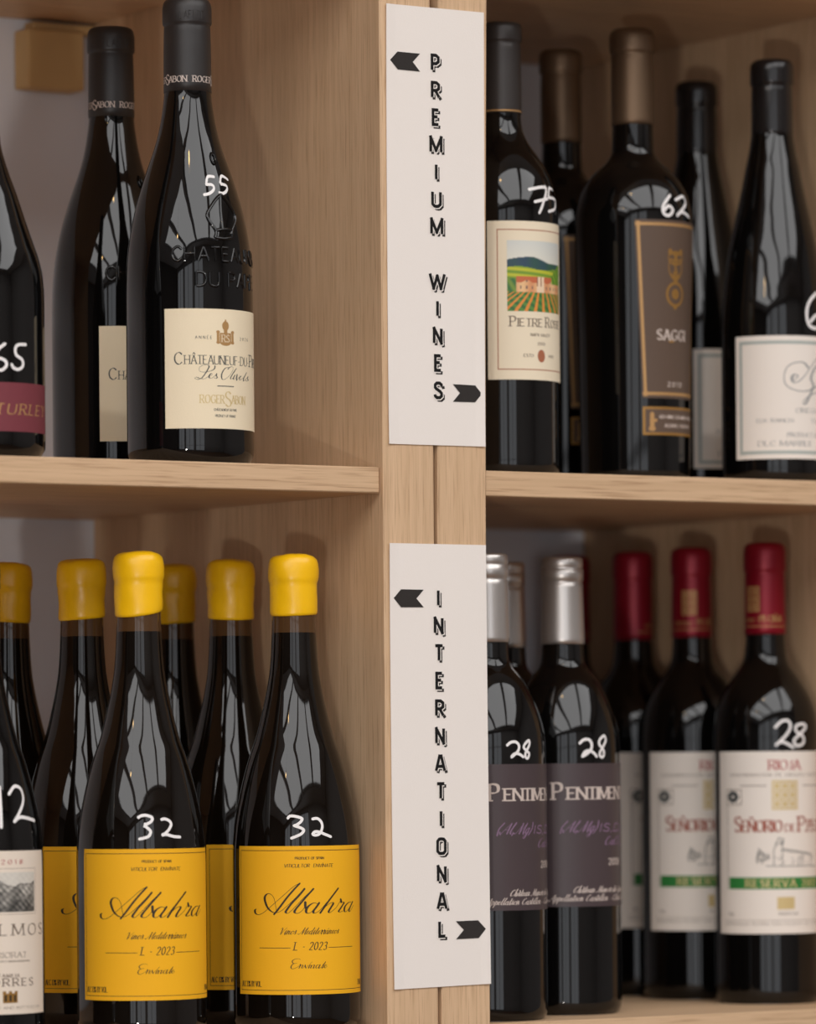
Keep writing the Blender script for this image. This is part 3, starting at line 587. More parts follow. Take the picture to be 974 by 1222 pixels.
def label_patch(name, kind, u0, u1, z0, z1, mat, root, off=.22, taper=0.):
    f = surf(kind, off); fi = surf(kind, .0); m = MB(); n = 44; k = 10
    U = lambda i, j: (u0+taper*(1-j/k)) + (u1-taper*(1-j/k)-(u0+taper*(1-j/k)))*i/n
    Z = lambda j: z0+(z1-z0)*j/k
    m.add([f(U(i, j), Z(j)) for j in range(k+1) for i in range(n+1)], [])
    g = lambda i, j: j*(n+1)+i
    for j in range(k):
        for i in range(n): m.f.append((g(i, j), g(i+1, j), g(i+1, j+1), g(i, j+1))); m.m.append(0)
    e = [(i, 0) for i in range(n)]+[(n, j) for j in range(k)]+[(i, k) for i in range(n, 0, -1)]+[(0, j) for j in range(k, 0, -1)]; q = len(e)
    m.add([f(U(*c), Z(c[1])) for c in e]+[fi(U(*c), Z(c[1])) for c in e], [((i+1) % q, i, q+i, q+(i+1) % q) for i in range(q)])
    return m.build(name, mat, root, True, fixn=False)
def place(o, px, py, Y, z): p = proj_at(px, py, Y); o.location = (p.x, Y, z)
def price(root, kind, key, w=1.75, shift=(0, 0)):
    m = MB(); marker(m, MK[key], surf(kind, .12), w, shift); o = part('price_number', m, CHALK, root); o['label'] = 'handwritten white price number'

# --- amber label, yellow wax
def wax(root, amp, ph, seed):
    rnd = random.Random(seed); a = [(rnd.uniform(.05, .22), rnd.randint(1, 5), rnd.uniform(0, 6.3), rnd.uniform(.1, .5)) for _ in range(7)]
    dr = lambda t, z: sum(k*math.sin(n*t+p+z*1000*q) for k, n, p, q in a)/1000*.55
    dz = lambda t, z: amp*math.cos(t-ph)/1000*max(0, min(1, (.290-z)/.024)) + (.0004*math.sin(2*t+ph)+.0002*math.sin(5*t) if z > .297 else 0)
    return lathe_part('wax_seal', [(263.2, 14.1), (263.6, 14.7), (265, 15.05), (272, 15.05), (281, 15.25), (283.6, 15.2), (285, 15.75), (287.5, 16.1), (292, 16.15), (296, 15.8), (299, 14.9), (300.6, 13.2), (301.6, 10), (302, 5), (302, 0)], WAX, root, dr=dr, dz=dz)
def amber_bottle(amp, ph, seed, number=None, shift=0.):
    root = empty('wine_bottle'); glass_body(root, 'ALB', 299, [GLASS2, NECKG], 252); wax(root, amp, ph, seed)
    c = -13.5
    L = label_patch('label', 'ALB', c-52.5, c+52.5, 23.6, 117, YEL, root)
    f = surf('ALB', .27); m = MB()
    script(m, MK['alb'], f, .3, 1.6); script(m, MK['env'], f, .18, .62)
    text(m, 'Vinos Mediterráneos', c-20, 61.6, 2.1, f, 'cursive', .42, fit=39.5, slant=.5)
    text(m, 'L - 2023', c-10.6, 51.6, 4.9, f, 'serif', .62, fit=20.8, slant=.22)
    text(m, 'PRODUCT OF SPAIN', c-9.4, 108.6, 1.5, f, 'serif', .3, fit=18.6); text(m, 'VITICULTOR  ENVÍNATE', c-16.4, 103.6, 2.1, f, 'serif', .34, fit=32, slant=.2)
    text(m, 'ALC 13% BY VOL.', c-49.4, 28.6, 3.3, f, 'serif', .42, fit=17); text(m, '750 ML', c+49, 28.6, 3.3, f, 'serif', .42, fit=8, align='r')
    rect(m, c-33.6, 52.8, c-12.8, 53.15, f); rect(m, c+12.2, 52.8, c+33.4, 53.15, f)
    part('lettering', m, INKY, L)
    m = MB(); frame(m, c-50.4, 26.2, c+50.4, 114.4, .32, f); part('border_line', m, INKY, L)
    if number: price(root, 'ALB', number, 1.8, (shift, 0))
    return root
ALBG = 'wine bottles with amber labels and yellow wax'
o1 = amber_bottle(1.0, 2.2, 3, 'n32a'); place(o1, 350, 662, .041, ZLO)
tag(o1, 'yellow waxed bottle with amber label marked 32, nearest the INTERNATIONAL sign', 'wine bottle', ALBG)
o2 = amber_bottle(2.6, 1.9, 11, 'n32b', -2.5); o2.rotation_euler.z = 2.5/40.3; place(o2, 165, 659, .045, ZLO)
tag(o2, 'yellow waxed bottle with amber label marked 32, the left of the two front ones', 'wine bottle', ALBG)
src = amber_bottle(1.2, 1.2, 21)
def amber_copy(o, px, py, Y, du, label, wrot):
    place(o, px, py, Y, ZLO); o.rotation_euler.z = du/40.3; tag(o, label, 'wine bottle', ALBG)
    for ch in o.children:
        if ch.name.startswith('wax_seal'): ch.rotation_euler.z = wrot
spots = [(97, 668, .156, 15.5, 'yellow waxed bottle whose amber label shows between the mountain label and the front 32 bottle', 0.),
         (275, 670, .124, 26.5, 'yellow waxed bottle standing between and behind the two front bottles marked 32', 1.0),
         (9, 672, .219, 9., 'yellow waxed bottle at the back, behind the white landscape label bottle', 2.1),
         (206, 676, .206, 20., 'yellow waxed bottle at the very back, its cap half hidden by a 32 bottle', .5)]
for i, (px, py, Y, du, lab, wr) in enumerate(spots):
    o = src if i == len(spots)-1 else copy_tree(src)
    amber_copy(o, px, py, Y, du, lab, wr)

# --- embossed cream label bottles
def cream_bottle(number=None):
    root = empty('wine_bottle'); K = 'CHA'; gb = glass_body(root, K, 236, [GLASS])
    cap = lathe_part('capsule', [(234.4, 14.8), (234.5, 15.1), (240, 15.1), (262, 14.9), (275.2, 14.6), (276.2, 14.4), (277.2, 15.3), (278.4, 15.55), (287.2, 15.55), (290.6, 14.9), (292.4, 13.8), (293.2, 12.2), (293.2, 0)], FOILK, root)
    f = cylmap(15.1, .06); m = MB()
    for a0 in (-17.5, -149):
        u = a0*math.pi/180*15.1
        text(m, 'ROGER', u, 239.9, 3.7, f, 'serif', .55, fit=15.2); text(m, 'S', u+15.2, 238.6, 6.2, f, 'serif', .7); text(m, 'ABON', u+18.3, 239.9, 3.7, f, 'serif', .55, fit=12.4)
    part('lettering', m, INKL, cap)
    m = MB(); f0 = cylmap(15.55, 0)
    for sm, pts in [(sm, pts) for i, ch in enumerate('LAFITE') for sm, pts in [(sm, [(-13+i*2.9+p[0]*3.2, 279.4+p[1]*5) for p in pts]) for sm, pts in P_(CAP[ch][1])]]:
        tube(m, smooth(pts) if sm else pts, .3, f0)
    m.build('raised_lettering', FOILK, cap, True)
    L = label_patch('label', K, -37.2, 41.2, 21, 95.4, CREAM, root); f = surf(K, .27); c = 2.2
    m = MB()
    text(m, 'ANNÉE', c-20.2, 76.6, 1.9, f, 'serif', .26, fit=10.6, track=.6); text(m, '2020', c+12, 76.6, 1.9, f, 'serif', .26, fit=9, track=.6)
    text(m, 'Châteauneuf-du-Pape'.replace('â', 'Â').upper().replace('C', 'C', 1), 0, -100, 1, f) if False else None
    text(m, 'C', -31, 60.9, 7.2, f, 'serif', .85); text(m, 'HÂTEAUNEUF-DU-', -24.6, 61, 5.3, f, 'serif', .58, fit=48.5); text(m, 'P', 25.6, 61, 7.2, f, 'serif', .85); text(m, 'APE', 30, 61, 5.3, f, 'serif', .72, fit=8.6)
    script(m, MK['les'], f, .2, .85)
    ribbon(m, [(c-6, 47.5), (c, 47.5), (c+6, 47.5)], lambda d: .55, f)
    text(m, 'CHÂTEAUNEUF DU PAPE', c, 32, 1.5, f, 'serif', .25, fit=17, align='c'); text(m, 'PRODUCT OF FRANCE', c, 28.2, 1.5, f, 'serif', .25, fit=15.5, align='c')
    part('lettering', m, INKD, L)
    m = MB()
    text(m, 'ROGER', c-17.4, 36.8, 5, f, 'serif', .7, fit=16); text(m, 'S', c-.6, 35, 9, f, 'serif', .95); text(m, 'ABON', c+4.3, 36.8, 5, f, 'serif', .7, fit=12.5)
    part('gold_lettering', m, GOLDP, L)
    m = MB()                                     # papal crest: tiara over a shield with keys
    rect(m, c-4.2, 74.6, c+4.2, 80.6, f); oval(m, c, 74.8, 4.2, 2.2, f); rect(m, c-1.3, 80.6, c+1.3, 82.4, f); oval(m, c, 85, 2.5, 3, f); oval(m, c, 88.2, .6, .9, f)
    for s in (-1, 1):
        rect(m, c+s*5.4-.9, 74.4, c+s*5.4+.9, 81, f); oval(m, c+s*5.4, 81.2, 1.3, .9, f); oval(m, c+s*5.4, 74.6, 1.3, .9, f)
    part('crest', m, GOLD, L)
    m = MB(); f2 = surf(K, .32); text(m, 'RS', c, 75, 4.4, f2, 'serif', .5, align='c'); part('monogram', m, CREAM, L)
    m = MB(); f0 = surf(K, 0)
    def raise_text(s, u, z, h, fit):
        x = 0; it = []
        for ch in s:
            adv, g = CAP[ch]
            if g: it += [(sm, [(x+p[0], p[1]) for p in pts]) for sm, pts in P_(g)]
            x += adv+.16
        X = max(p[0] for _, q in it for p in q)
        for sm, pts in it:
            q = [(u+p[0]*fit/X, z+p[1]*h) for p in pts]; tube(m, smooth(q, 4) if sm else q, .95, f0)
    raise_text('CHATEAUNEUF', -32.5, 125.3, 8.6, 86); raise_text('DU PAPE', -17, 109.6, 8.6, 50)
    for sm, pts in P_(MK['cst']): tube(m, smooth(pts, 4), 1.2, f0)
    for a in (0, 1):                              # keys crossed behind the tiara and the round boss above
        tube(m, smooth([(6+math.cos(t)*2.6, 191+math.sin(t)*3.2) for t in [k*math.pi/6 for k in range(13)]], 2), 1.2, f0)
    m.build('raised_lettering', GLASS, gb, True)
    if number: price(root, K, number, 1.9)
    return root
CHG = 'wine bottles with raised crest and cream label'
c1 = cream_bottle('n55'); place(c1, 223, 5, .045, ZUP); tag(c1, 'black bottle with raised crest and cream label, marked 55', 'wine bottle', CHG)
c2 = cream_bottle(); c2.rotation_euler.z = 7.3/40; place(c2, 132, 34, .171, ZUP); tag(c2, 'black bottle half hidden behind the bottle marked 55 with a cream label', 'wine bottle', CHG)

# --- maroon band label at the left edge
def maroon_bottle():
    K = 'TUR'; root = empty('wine_bottle'); glass_body(root, K, 236, [GLASS])
    lathe_part('capsule', [(234, 14.6), (234.2, 15), (276, 14.7), (278, 15.4), (288, 15.4), (296, 14.6), (297.5, 12), (297.5, 0)], FOILK, root)
    L = label_patch('label', K, -24, 38.8, 14.9, 44.5, MAROON, root); f = surf(K, .27); m = MB()
    text(m, 'TURLEY', -9.5, 25.4, 6.1, f, 'serif', .95, fit=43.5, slant=.22, track=.3); part('lettering', m, GOLD, L)
    price(root, K, 'n65', 1.9); return root
t1 = maroon_bottle(); place(t1, -28, 450, .047, ZUP); tag(t1, 'dark bottle with maroon band label and gold lettering, marked 65', 'wine bottle')

# --- white landscape label at the lower left
def grid_picture(name, kind, u0, z0, u1, z1, nx, nz, fn, parent, off=.27):
    f = surf(kind, off); m = MB()
    for j in range(nz+1):
        for i in range(nx+1):
            a, b = i/nx, j/nz; m.v.append(f(u0+(u1-u0)*a, z0+(z1-z0)*b)); m.c.append(fn(a, b))
    for j in range(nz):
        for i in range(nx): m.f.append((j*(nx+1)+i, j*(nx+1)+i+1, (j+1)*(nx+1)+i+1, (j+1)*(nx+1)+i)); m.m.append(0)
    return m.build(name, PRINT, parent, fixn=False)
def wave(x, *ks): return sum(a*math.sin(k*x+p) for a, k, p in ks)
def lerp(a, b, t): return tuple(x+(y-x)*t for x, y in zip(a, b))
def landscape_bottle():
    K = 'ALB'; root = empty('wine_bottle'); glass_body(root, K, 268, [GLASS])
    lathe_part('capsule', [(240, 14.9), (276, 14.6), (278, 15.2), (288, 15.2), (300, 14.4), (301.5, 12), (301.5, 0)], FOILK, root)
    L = label_patch('label', K, -33, 32.8, 18.8, 117.6, OFFW, root); f = surf(K, .27)
    rnd = random.Random(5); sk = [(rnd.uniform(20, 70), rnd.uniform(-60, 60), rnd.uniform(0, 6)) for _ in range(5)]
    def fn(a, b):
        ridge = .74+wave(a*6.3, (.07, 1, .8), (.035, 2.7, 2), (.015, 6, 1)); mid = .5+wave(a*6.3, (.1, 1.3, 3.2), (.04, 3.3, 1)); low = .24+wave(a*6.3, (.1, 1.7, .5), (.03, 4, 0))
        h = sum(math.sin(a*k+b*q+p) for k, q, p in sk)/5
        v = 208 if b > ridge else (150 if b > mid else (118 if b > low else 84))
        v += (70 if b < ridge else 8)*h - (40 if 0 < ridge-b < .03 else 0)
        v = max(38, min(224, v)); return srgb(v, v*.97, v*.92)
    grid_picture('picture', K, -20.5, 80.6, 20.4, 104.6, 70, 44, fn, L)
    m = MB(); frame(m, -22, 79.2, 21.9, 107, .2, f); text(m, 'SALMOS', -26, 66.6, 6.6, f, 'serif', .85, fit=56, track=.35); text(m, 'PRIORAT', 0, 53, 3.2, f, 'serif', .35, fit=25, align='c')
    text(m, 'Denominació d Origen Qualificada'.replace('ó', 'o'), 0, 50.3, 1.1, f, 'serif', .22, fit=30, align='c')
    text(m, 'FAMILIA', -.5, 41, 2.2, f, 'serif', .42, fit=14, align='c', track=.3); text(m, 'TORRES', -.6, 35.9, 4.4, f, 'serif', .8, fit=37, align='c', track=.3); text(m, '1870', 13, 28, 1.5, f, 'cursive', .25); text(m, 'PRODUCED AND BOTTLED BY', 0, 22, 1.5, f, 'serif', .22, fit=52, align='c')
    part('lettering', m, INKP, L)
    m = MB(); text(m, '2018', 2, 109.6, 2.6, f, 'serif', .45, fit=15, align='c', track=.35); part('vintage', m, INKRED, L)
    m = MB(); rect(m, -5, 25.6, 5, 31.4, f)
    for s in (-4, 0, 4): rect(m, s-1.1, 31.4, s+1.1, 32.8, f)
    part('tower_emblem', m, GOLDD, L)
    f2 = surf(K, .32); m = MB()
    for s in (-3.2, 0, 3.2): rect(m, s-.7, 26.6, s+.7, 30.4, f2)
    part('tower_windows', m, INKY, L)
    price(root, K, 'n12', 2.0); return root
i1 = landscape_bottle(); place(i1, -26, 1100, .046, ZLO); tag(i1, 'dark bottle with white label and grey mountain picture, marked 12', 'wine bottle')

# --- ivory vineyard label
def vineyard_bottle():
    K = 'PIE'; root = empty('wine_bottle'); glass_body(root, K, 245, [GLASS])
    cap = lathe_part('capsule', [(240.8, 13.1), (241, 13.7), (262, 13.7), (286.6, 13.4), (287.8, 12.9), (288.8, 14.1), (290, 14.4), (297.6, 14.4), (300, 13.7), (301, 12.2), (301.3, 10.5), (301.3, 0)], FOILG, root)
    m = MB(); m.lathe([(.2418, .01376), (.2428, .01378)], 72); m.f.pop(); m.m.pop(); m.build('gold_band', GOLD, cap, True, fixn=False)
    L = label_patch('label', K, -32.4, 42.4, 62.6, 166.6, IVORY, root); f = surf(K, .27); c = 5.
    def fn(a, b):
        ridge = .70+.07*math.sin(a*3.6+.4)*1+(.05*max(0, a-.75)*4)-.06*max(0, .9-abs(a-.62)*4)*.6
        if b > ridge: return lerp(srgb(205, 208, 204), srgb(222, 220, 208), max(0, 1-(b-ridge)*3))
        if b > .62+.02*math.sin(a*9)-.02*a and not (a > .72 and b < .52+(a-.72)*.8): return lerp(srgb(48, 72, 92), srgb(50, 92, 60), min(1, max(0, a*.8+.2*math.sin(a*20))))
        if a > .72 and .40 < b < .52+(a-.72)*.8: return lerp(srgb(132, 168, 40), srgb(70, 120, 46), (math.sin(a*60+b*40)+1)/2)
        if b > .46 and not (.12 < a < .98 and b < .50):
            return lerp(srgb(196, 196, 54), srgb(104, 146, 48), (math.sin(b*70+a*5)+1)/2)
        if b > .27:
            roof = .47+.02*math.sin(a*28)
            if .12 < a < .97:
                if .43 < a < .56 and b < .52: return srgb(236, 208, 176) if (math.sin(a*90) < .6 or b < .36) else srgb(150, 100, 80)
                if b > roof-.05: return srgb(196, 104, 66)
                if math.sin(a*75) > .72 and math.sin(b*60) > .1: return srgb(128, 100, 92)
                return lerp(srgb(232, 190, 140), srgb(214, 150, 104), (math.sin(a*23)+1)/2)
            return lerp(srgb(52, 110, 60), srgb(120, 150, 60), (math.sin(a*50+b*30)+1)/2)
        x = (a-.52)/(1.05-b*1.9); k = x*7.2; s = (k-math.floor(k))
        return srgb(222, 140, 60) if s < .38 else lerp(srgb(46, 104, 56), srgb(92, 140, 62), (math.sin(b*60+a*33)+1)/2)
    grid_picture('picture', K, c-24.4, 107.4, c+24.4, 153.8, 110, 90, fn, L)
    m = MB(); frame(m, c-31, 69, c+31, 161.2, .65, f); part('border_line', m, INKC, L)
    m = MB(); text(m, 'P', c-22.6, 97.6, 6.4, f, 'serif', .85); text(m, 'IETRE', c-17.4, 97.6, 5, f, 'serif', .75, fit=18.4); text(m, 'R', c+4.2, 97.6, 6.4, f, 'serif', .85); text(m, 'OSSE', c+9.6, 97.6, 5, f, 'serif', .75, fit=13)
    text(m, 'NAPA VALLEY', c, 91.2, 2, f, 'serif', .35, fit=17, align='c'); text(m, '2010', c, 85.4, 2, f, 'serif', .35, align='c', fit=6.5); text(m, 'ESTD', c-13.5, 77.5, 1.9, f, 'serif', .35, fit=7); text(m, '1992', c+6.8, 77.5, 1.9, f, 'serif', .35, fit=6)
    part('lettering', m, INKP, L)
    m = MB(); oval(m, c, 78.4, 3.2, 4.2, f); part('seal', m, INKC, L)
    price(root, K, 'n75', 2.0); return root
d1 = vineyard_bottle(); place(d1, 597, 29, .07, ZUP); tag(d1, 'bottle with ivory vineyard picture label, marked 75, beside the PREMIUM WINES sign', 'wine bottle')

# --- brown tapering label
def owl_bottle(number=None):
    K = 'SAG'; root = empty('wine_bottle'); glass_body(root, K, 248, [GLASS])
    lathe_part('capsule', [(243.8, 13.7), (244, 14.3), (280, 14.35), (291, 14.1), (292.2, 13.8), (293.4, 15), (294.6, 15.2), (304, 15.2), (307.4, 14.4), (309, 12.4), (309.2, 10.5), (309.2, 0)], FOILB, root)
    c = 6.4
    L = label_patch('label', K, c-30, c+30, 56, 176, BROWNL, root, taper=4.6); f = surf(K, .27); m = MB()
    bl, br, tl, tr = c-23.2, c+23.2, c-27.6, c+27.6
    for q in ([(bl, 59), (br, 59)], [(tl, 173), (tr, 173)], [(bl, 59), (tl, 173)], [(br, 59), (tr, 173)]): ribbon(m, q, lambda d: 2., f, 'flat')
    for x, z in ((bl, 59), (br, 59), (tl, 173), (tr, 173)): oval(m, x, z, 1.9, 1.9, f)
    part('border_line', m, GOLD, L)
    m = MB(); oval(m, c, 144.5, 6.4, 9, f); oval(m, c, 150.5, 6.8, 5, f); oval(m, c-4.9, 154.6, 1.7, 2.4, f); oval(m, c+4.9, 154.6, 1.7, 2.4, f); oval(m, c, 136.6, 2.2, 2.6, f)
    ribbon(m, [(c+7.2*math.cos(t), 126.2+7.6*math.sin(t)) for t in [k*math.pi/10 for k in range(21)]], lambda d: 2., f); oval(m, c, 126.4, 3.4, 3.6, f); oval(m, c, 117.6, 1.8, 1.6, f)
    part('owl_emblem', m, GOLDD, L)
    f2 = surf(K, .32); m = MB()
    for s in (-1, 1): oval(m, c+s*2.7, 151., 1.4, 1.3, f2)
    for j in range(4):
        for i in range(-1, 2): oval(m, c+i*3+(j % 2)*1.4-.7, 148-j*2.8, .5, .7, f2, k=8)
    part('owl_feathers', m, BROWNL, L)
    m = MB(); text(m, 'SAGGI', c-14.6, 95.4, 6.6, f, 'serif', 1.2, fit=25, track=.16); text(m, '2010', c, 64, 3., f, 'sans', .5, fit=13, align='c', track=.3); part('lettering', m, INKL, L)
    m = MB(); ribbon(m, [(c-5, 94.4), (c-1.5, 94.4)], lambda d: 1.4, f); part('gold_mark', m, GOLDD, L)
    B = label_patch('lower_label', K, c-25.2, c+25.2, 31.2, 50.2, GOLDD, root); m = MB(); rect(m, c-23.4, 32.9, c+23.4, 48.5, f); part('panel', m, BROWNL, B)
    m = MB(); text(m, 'RED WINE COLUMBIA VALLEY', c-13, 42.4, 2.2, f2, 'serif', .4, fit=35); text(m, 'ALCOHOL 14.9% BY VOL', c-9, 36.6, 2.2, f2, 'serif', .4, fit=27); part('lettering', m, INKL, B)
    m = MB(); oval(m, c-18.6, 44.5, 1.6, 2.2, f2); rect(m, c-20.2, 35, c-17, 43, f2); oval(m, c-18.6, 35.4, 2.5, 1.6, f2); rect(m, c-17.4, 40, c-15, 42, f2); part('figure_emblem', m, GOLD, B)
    if number: price(root, K, number, 2.0)
    return root
SGG = 'wine bottles with bronze capsule and brown label'
f1 = owl_bottle('n62'); place(f1, 754, 36, .09, ZUP); tag(f1, 'bottle with bronze capsule and brown gold edged owl label, marked 62', 'wine bottle', SGG)
f2_ = owl_bottle(); f2_.rotation_euler.z = .6/38.5; place(f2_, 669, 61, .193, ZUP); tag(f2_, 'bronze capped bottle at the back between the bottles marked 75 and 62', 'wine bottle', SGG)

# --- white script label, black cap
def script_bottle(number=None):
    K = 'SPY'; root = empty('wine_bottle'); glass_body(root, K, 244, [GLASS])
    lathe_part('capsule', [(239.6, 14), (240, 14.4), (260, 14.2), (272, 13.9), (273.4, 13.6), (274.6, 14.7), (276, 14.9), (287, 14.9), (289.4, 14.1), (290.6, 13), (291.3, 11.5), (291.3, 0)], CAPK, root)
    c = 3.; L = label_patch('label', K, c-55.5, c+55.5, 16.2, 99.8, WHITEL, root); f = surf(K, .27)
    m = MB(); frame(m, c-52.2, 19.4, c+52.2, 96.4, 2.3, f); part('border_line', m, INKGB, L)
    m = MB(); script(m, MK['sp'], f, .7, 2.0); text(m, 'ring', 15, 66.5, 9, f, 'cursive', 1.3, slant=.5); part('script_lettering', m, INKS, L)
    m = MB(); text(m, 'OREGON', c, 47.5, 3, f, 'serif', .5, fit=24, align='c'); text(m, 'ELK RANCH', c-39, 40.8, 2.6, f, 'serif', .45, fit=25); text(m, 'TORIN VALLEY', c+38, 40.8, 2.6, f, 'serif', .45, fit=38, align='r')
    text(m, 'PRODUCT OF USA', c, 31, 2.8, f, 'serif', .45, fit=36, align='c'); text(m, 'DLC MARBLE   PRODUCE', c, 25, 3.2, f, 'serif', .55, fit=76, align='c'); part('lettering', m, INKS, L)
    if number: price(root, K, number, 2.2)
    return root
SPG = 'black capped wine bottles with white script label'
h1 = script_bottle('n6'); place(h1, 921, 73, .06, ZUP); tag(h1, 'black capped bottle with white script label at the right end of the upper shelf', 'wine bottle', SPG)
h2 = script_bottle(); h2.rotation_euler.z = 25.5/36.2; place(h2, 831, 99, .171, ZUP); tag(h2, 'black capped bottle behind and between the 62 bottle and the white script label bottle', 'wine bottle', SPG)

# --- plum label, silver capsule
def plum_bottle(number=None):
    K = 'PEN'; root = empty('wine_bottle'); glass_body(root, K, 251, [GLASS])
    lathe_part('capsule', [(247, 14.3), (247.2, 14.8), (287.6, 13.7), (288.6, 13.0), (289.6, 14.1), (297.2, 14.2), (298, 13.3), (298.8, 14), (303.6, 13.8), (305, 12.8), (305.3, 11.8), (305.3, 0)], FOILS, root)
    L = label_patch('label', K, -38, 54, 72.2, 167.2, PLUM, root); f = surf(K, .27); m = MB()
    text(m, 'P', -30.5, 143.6, 10.6, f, 'serif', 2., thin=.3); text(m, 'ENTIMENTO', -20.6, 143.6, 7.6, f, 'serif', 1.6, fit=60, track=.06, thin=.3)
    text(m, '2018', 10, 99.6, 4.3, f, 'serif', .9, fit=13.5)
    text(m, 'Château Manoir du Gravoux', -17.7, 81.6, 2.1, f, 'cursive', .5, fit=52, slant=.4); text(m, 'Appellation Castillon - Côtes de Bordeaux', -34, 76, 2.1, f, 'cursive', .5, fit=84, slant=.4); part('lettering', m, INKL, L)
    m = MB(); text(m, '(Al,Mg)', -26.3, 122, 3.5, f, 'cursive', .7, fit=25, slant=.5); text(m, 'IS,D,I', 2, 122, 5, f, 'sans', .75, fit=28, slant=.3); text(m, 'CaCO,', 6, 113, 3., f, 'cursive', .8, fit=22, slant=.4); part('lilac_lettering', m, INKV, L)
    if number: price(root, K, number, 1.8)
    return root
PNG = 'wine bottles with silver capsules and plum labels'
p1 = plum_bottle('n28a'); p1.rotation_euler.z = 0
for ch in p1.children:
    if ch.name.startswith('label'): ch.rotation_euler.z = 8.5/37.7
place(p1, 581, 661, .05, ZLO); tag(p1, 'silver capped bottle with plum label marked 28, partly behind the INTERNATIONAL sign', 'wine bottle', PNG)
r1 = plum_bottle('n28b'); place(r1, 671, 665, .08, ZLO); tag(r1, 'silver capped bottle with plum label marked 28, to the right of its twin', 'wine bottle', PNG)
q1 = plum_bottle(); q1.rotation_euler.z = .3; place(q1, 602, 671, .163, ZLO); tag(q1, 'silver capped bottle at the back, half hidden by the one against the sign', 'wine bottle', PNG)

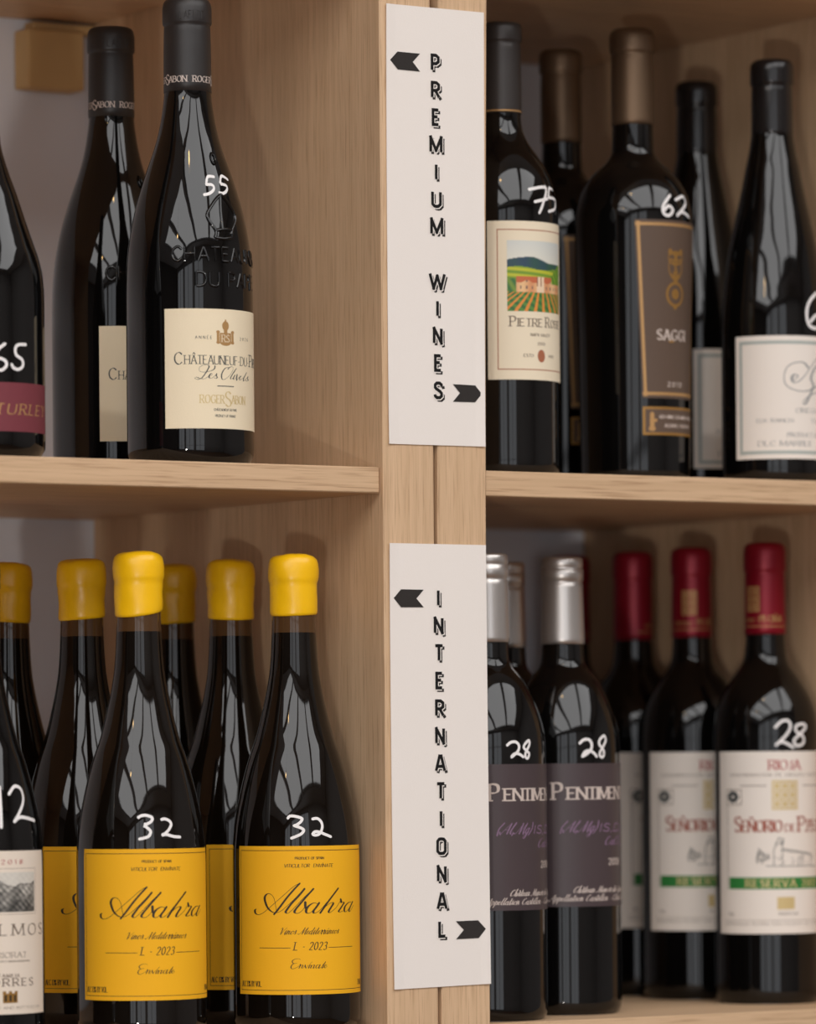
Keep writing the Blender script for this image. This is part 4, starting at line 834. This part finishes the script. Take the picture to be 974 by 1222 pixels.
# --- white label with green band, crimson capsule
def green_band_bottle(number=None):
    K = 'RIO'; root = empty('wine_bottle'); glass_body(root, K, 260, [GLASS])
    cap = lathe_part('capsule', [(255.4, 13.7), (255.6, 14.4), (270, 14.3), (296.6, 13.9), (298.4, 13.7), (300, 14.6), (301.5, 14.8), (313, 14.8), (316.2, 14.2), (318, 13.2), (319.2, 11), (319.2, 0)], FOILR, root)
    f = cylmap(14.35, .08); m = MB(); c0 = R_(-75)*14.35
    rect(m, c0-5.5, 271, c0+5.5, 288.6, f); rect(m, c0-20, 260.6, c0+42, 261.3, f)
    text(m, 'Peciña'.replace('ñ', 'Ñ'), c0+5.5, 264, 4.2, f, 'serif', .8, fit=17); text(m, 'SEÑORIO', c0-14, 264, 2.6, f, 'serif', .5, fit=16)
    part('gold_print', m, GOLD, cap)
    m = MB(); f2 = cylmap(14.35, .13)
    for j in range(3):
        for i in range(2): frame(m, c0-4.4+i*4.6, 272.4+j*5.2, c0-.4+i*4.6, 276.8+j*5.2, .5, f2)
    part('emblem_lines', m, FOILR, cap)
    c = -11.; L = label_patch('label', K, c-52, c+52, 48.7, 174.2, WHITEL, root); f = surf(K, .27); f2 = surf(K, .32)
    m = MB(); text(m, 'RIOJA', c-11.3, 161.8, 6.2, f, 'serif', 1., fit=23); part('region_name', m, INKRED, L)
    m = MB(); text(m, 'DENOMINACION DE ORIGEN CALIFICADA', c, 157, 2.1, f, 'serif', .32, fit=80, align='c', track=.3)
    rect(m, c-32, 150.4, c-13, 150.9, f); rect(m, c+14, 150.4, c+41, 150.9, f); rect(m, c-43.4, 79, c-42.9, 137, f); rect(m, c+42.9, 79, c+43.4, 137, f)
    frame(m, c-44, 137.4, c-31, 148.2, .5, f); text(m, '75cl', c-43, 61, 2.2, f, 'serif', .3); text(m, 'BODEGAS', c+2, 61.6, 1.8, f, 'serif', .3, align='c', fit=14); text(m, 'HERMANOS PECIÑA SAN VICENTE DE LA SONSIERRA', c, 54.6, 1.6, f, 'serif', .25, align='c', fit=92); rect(m, c-46, 57.6, c+46, 57.9, f); part('fine_lettering', m, INKP, L)
    m = MB(); text(m, 'S', c-36.4, 119, 10, f, 'serif', 1.7); text(m, 'EÑORIO', c-30.4, 119, 7.6, f, 'serif', 1.4, fit=27.5); text(m, 'DE', c-.2, 119, 5, f, 'serif', .9, fit=7.5); text(m, 'P.', c+10, 119, 10, f, 'serif', 1.7); text(m, 'PECIÑA', c+18.4, 119, 7.6, f, 'serif', 1.4, fit=25); part('lettering', m, INKR, L)
    m = MB()                                      # grape leaf and the little ink drawing of the chapel
    for k in range(7): oval(m, c-38+3*math.cos(k*.9), 143+2.6*math.sin(k*.9), 1.9, 1.7, f)
    H = lambda *q: ribbon(m, [(c+a, b) for a, b in q], lambda d: .5, f)
    H((-2.6, 95), (-2.6, 113)); H((-8.5, 96), (-8.5, 107), (-6.5, 110), (-3, 112), (-2.6, 106), (22, 102.5), (24, 100)); H((21.5, 95), (21.5, 102.4)); H((-14, 95.4), (28, 95)); H((-7.5, 110), (-5, 114.6), (-1.5, 113.6), (-2, 110)); H((10, 95), (10, 101), (13, 101.6), (13, 95)); H((-2.6, 107.2), (21, 103.6))
    rnd = random.Random(8)
    for k in range(26):
        x = c-19+rnd.uniform(-1, 8); z = 96+rnd.uniform(0, 9); ribbon(m, [(x, z), (x+rnd.uniform(-1.2, 1.2), z+rnd.uniform(1, 3.5))], lambda d: .5, f)
    for k in range(14):
        x = c+rnd.uniform(-8, 20); z = 97+rnd.uniform(0, 5); ribbon(m, [(x, z), (x+rnd.uniform(.5, 2), z)], lambda d: .35, f)
    part('drawing', m, INKD, L)
    m = MB(); rect(m, c-9.5, 134, c+9.5, 154.2, f); rect(m, c-6.4, 65.4, c+6.4, 74, f); part('gold_emblem', m, GOLDP, L)
    m = MB()
    for j in range(3):
        for i in range(3): frame(m, c-8.4+i*5.8, 135.4+j*6.2, c-3.6+i*5.8, 140.4+j*6.2, .55, f2)
    part('emblem_lines', m, WHITEL, L)
    B = MB(); rect(B, c-41.8, 79.4, c+41.8, 87.5, f); band = part('green_band', B, INKGR, L)
    m = MB(); text(m, 'RESERVA 2015', c, 81, 4.9, f2, 'serif', 1., fit=56, align='c', track=.25); part('band_lettering', m, GOLDP, L)
    if number: price(root, K, number, 1.9)
    return root
RIG = 'wine bottles with crimson capsules and green banded labels'
v1 = green_band_bottle('n28c'); place(v1, 912.5, 648, .1, ZLO); tag(v1, 'crimson capped bottle with green banded label, marked 28, at the right edge', 'wine bottle', RIG)
src = green_band_bottle()
for i, (px, py, Y, du, cr, lab) in enumerate([(825, 654, .184, 4., .55, 'crimson capped bottle with green banded label, directly behind the one marked 28'),
        (755, 659, .257, 29., 2.3, 'crimson capped bottle third in its row, its label strip seen beside a plum label'),
        (680, 664, .331, 42., -.6, 'crimson capped bottle almost hidden behind a silver capped bottle')]):
    o = src if i == 2 else copy_tree(src)
    o.rotation_euler.z = du/36.8; place(o, px, py, Y, ZLO); tag(o, lab, 'wine bottle', RIG)
    for ch in o.children:
        if ch.name.startswith('capsule'): ch.rotation_euler.z = cr-du/36.8
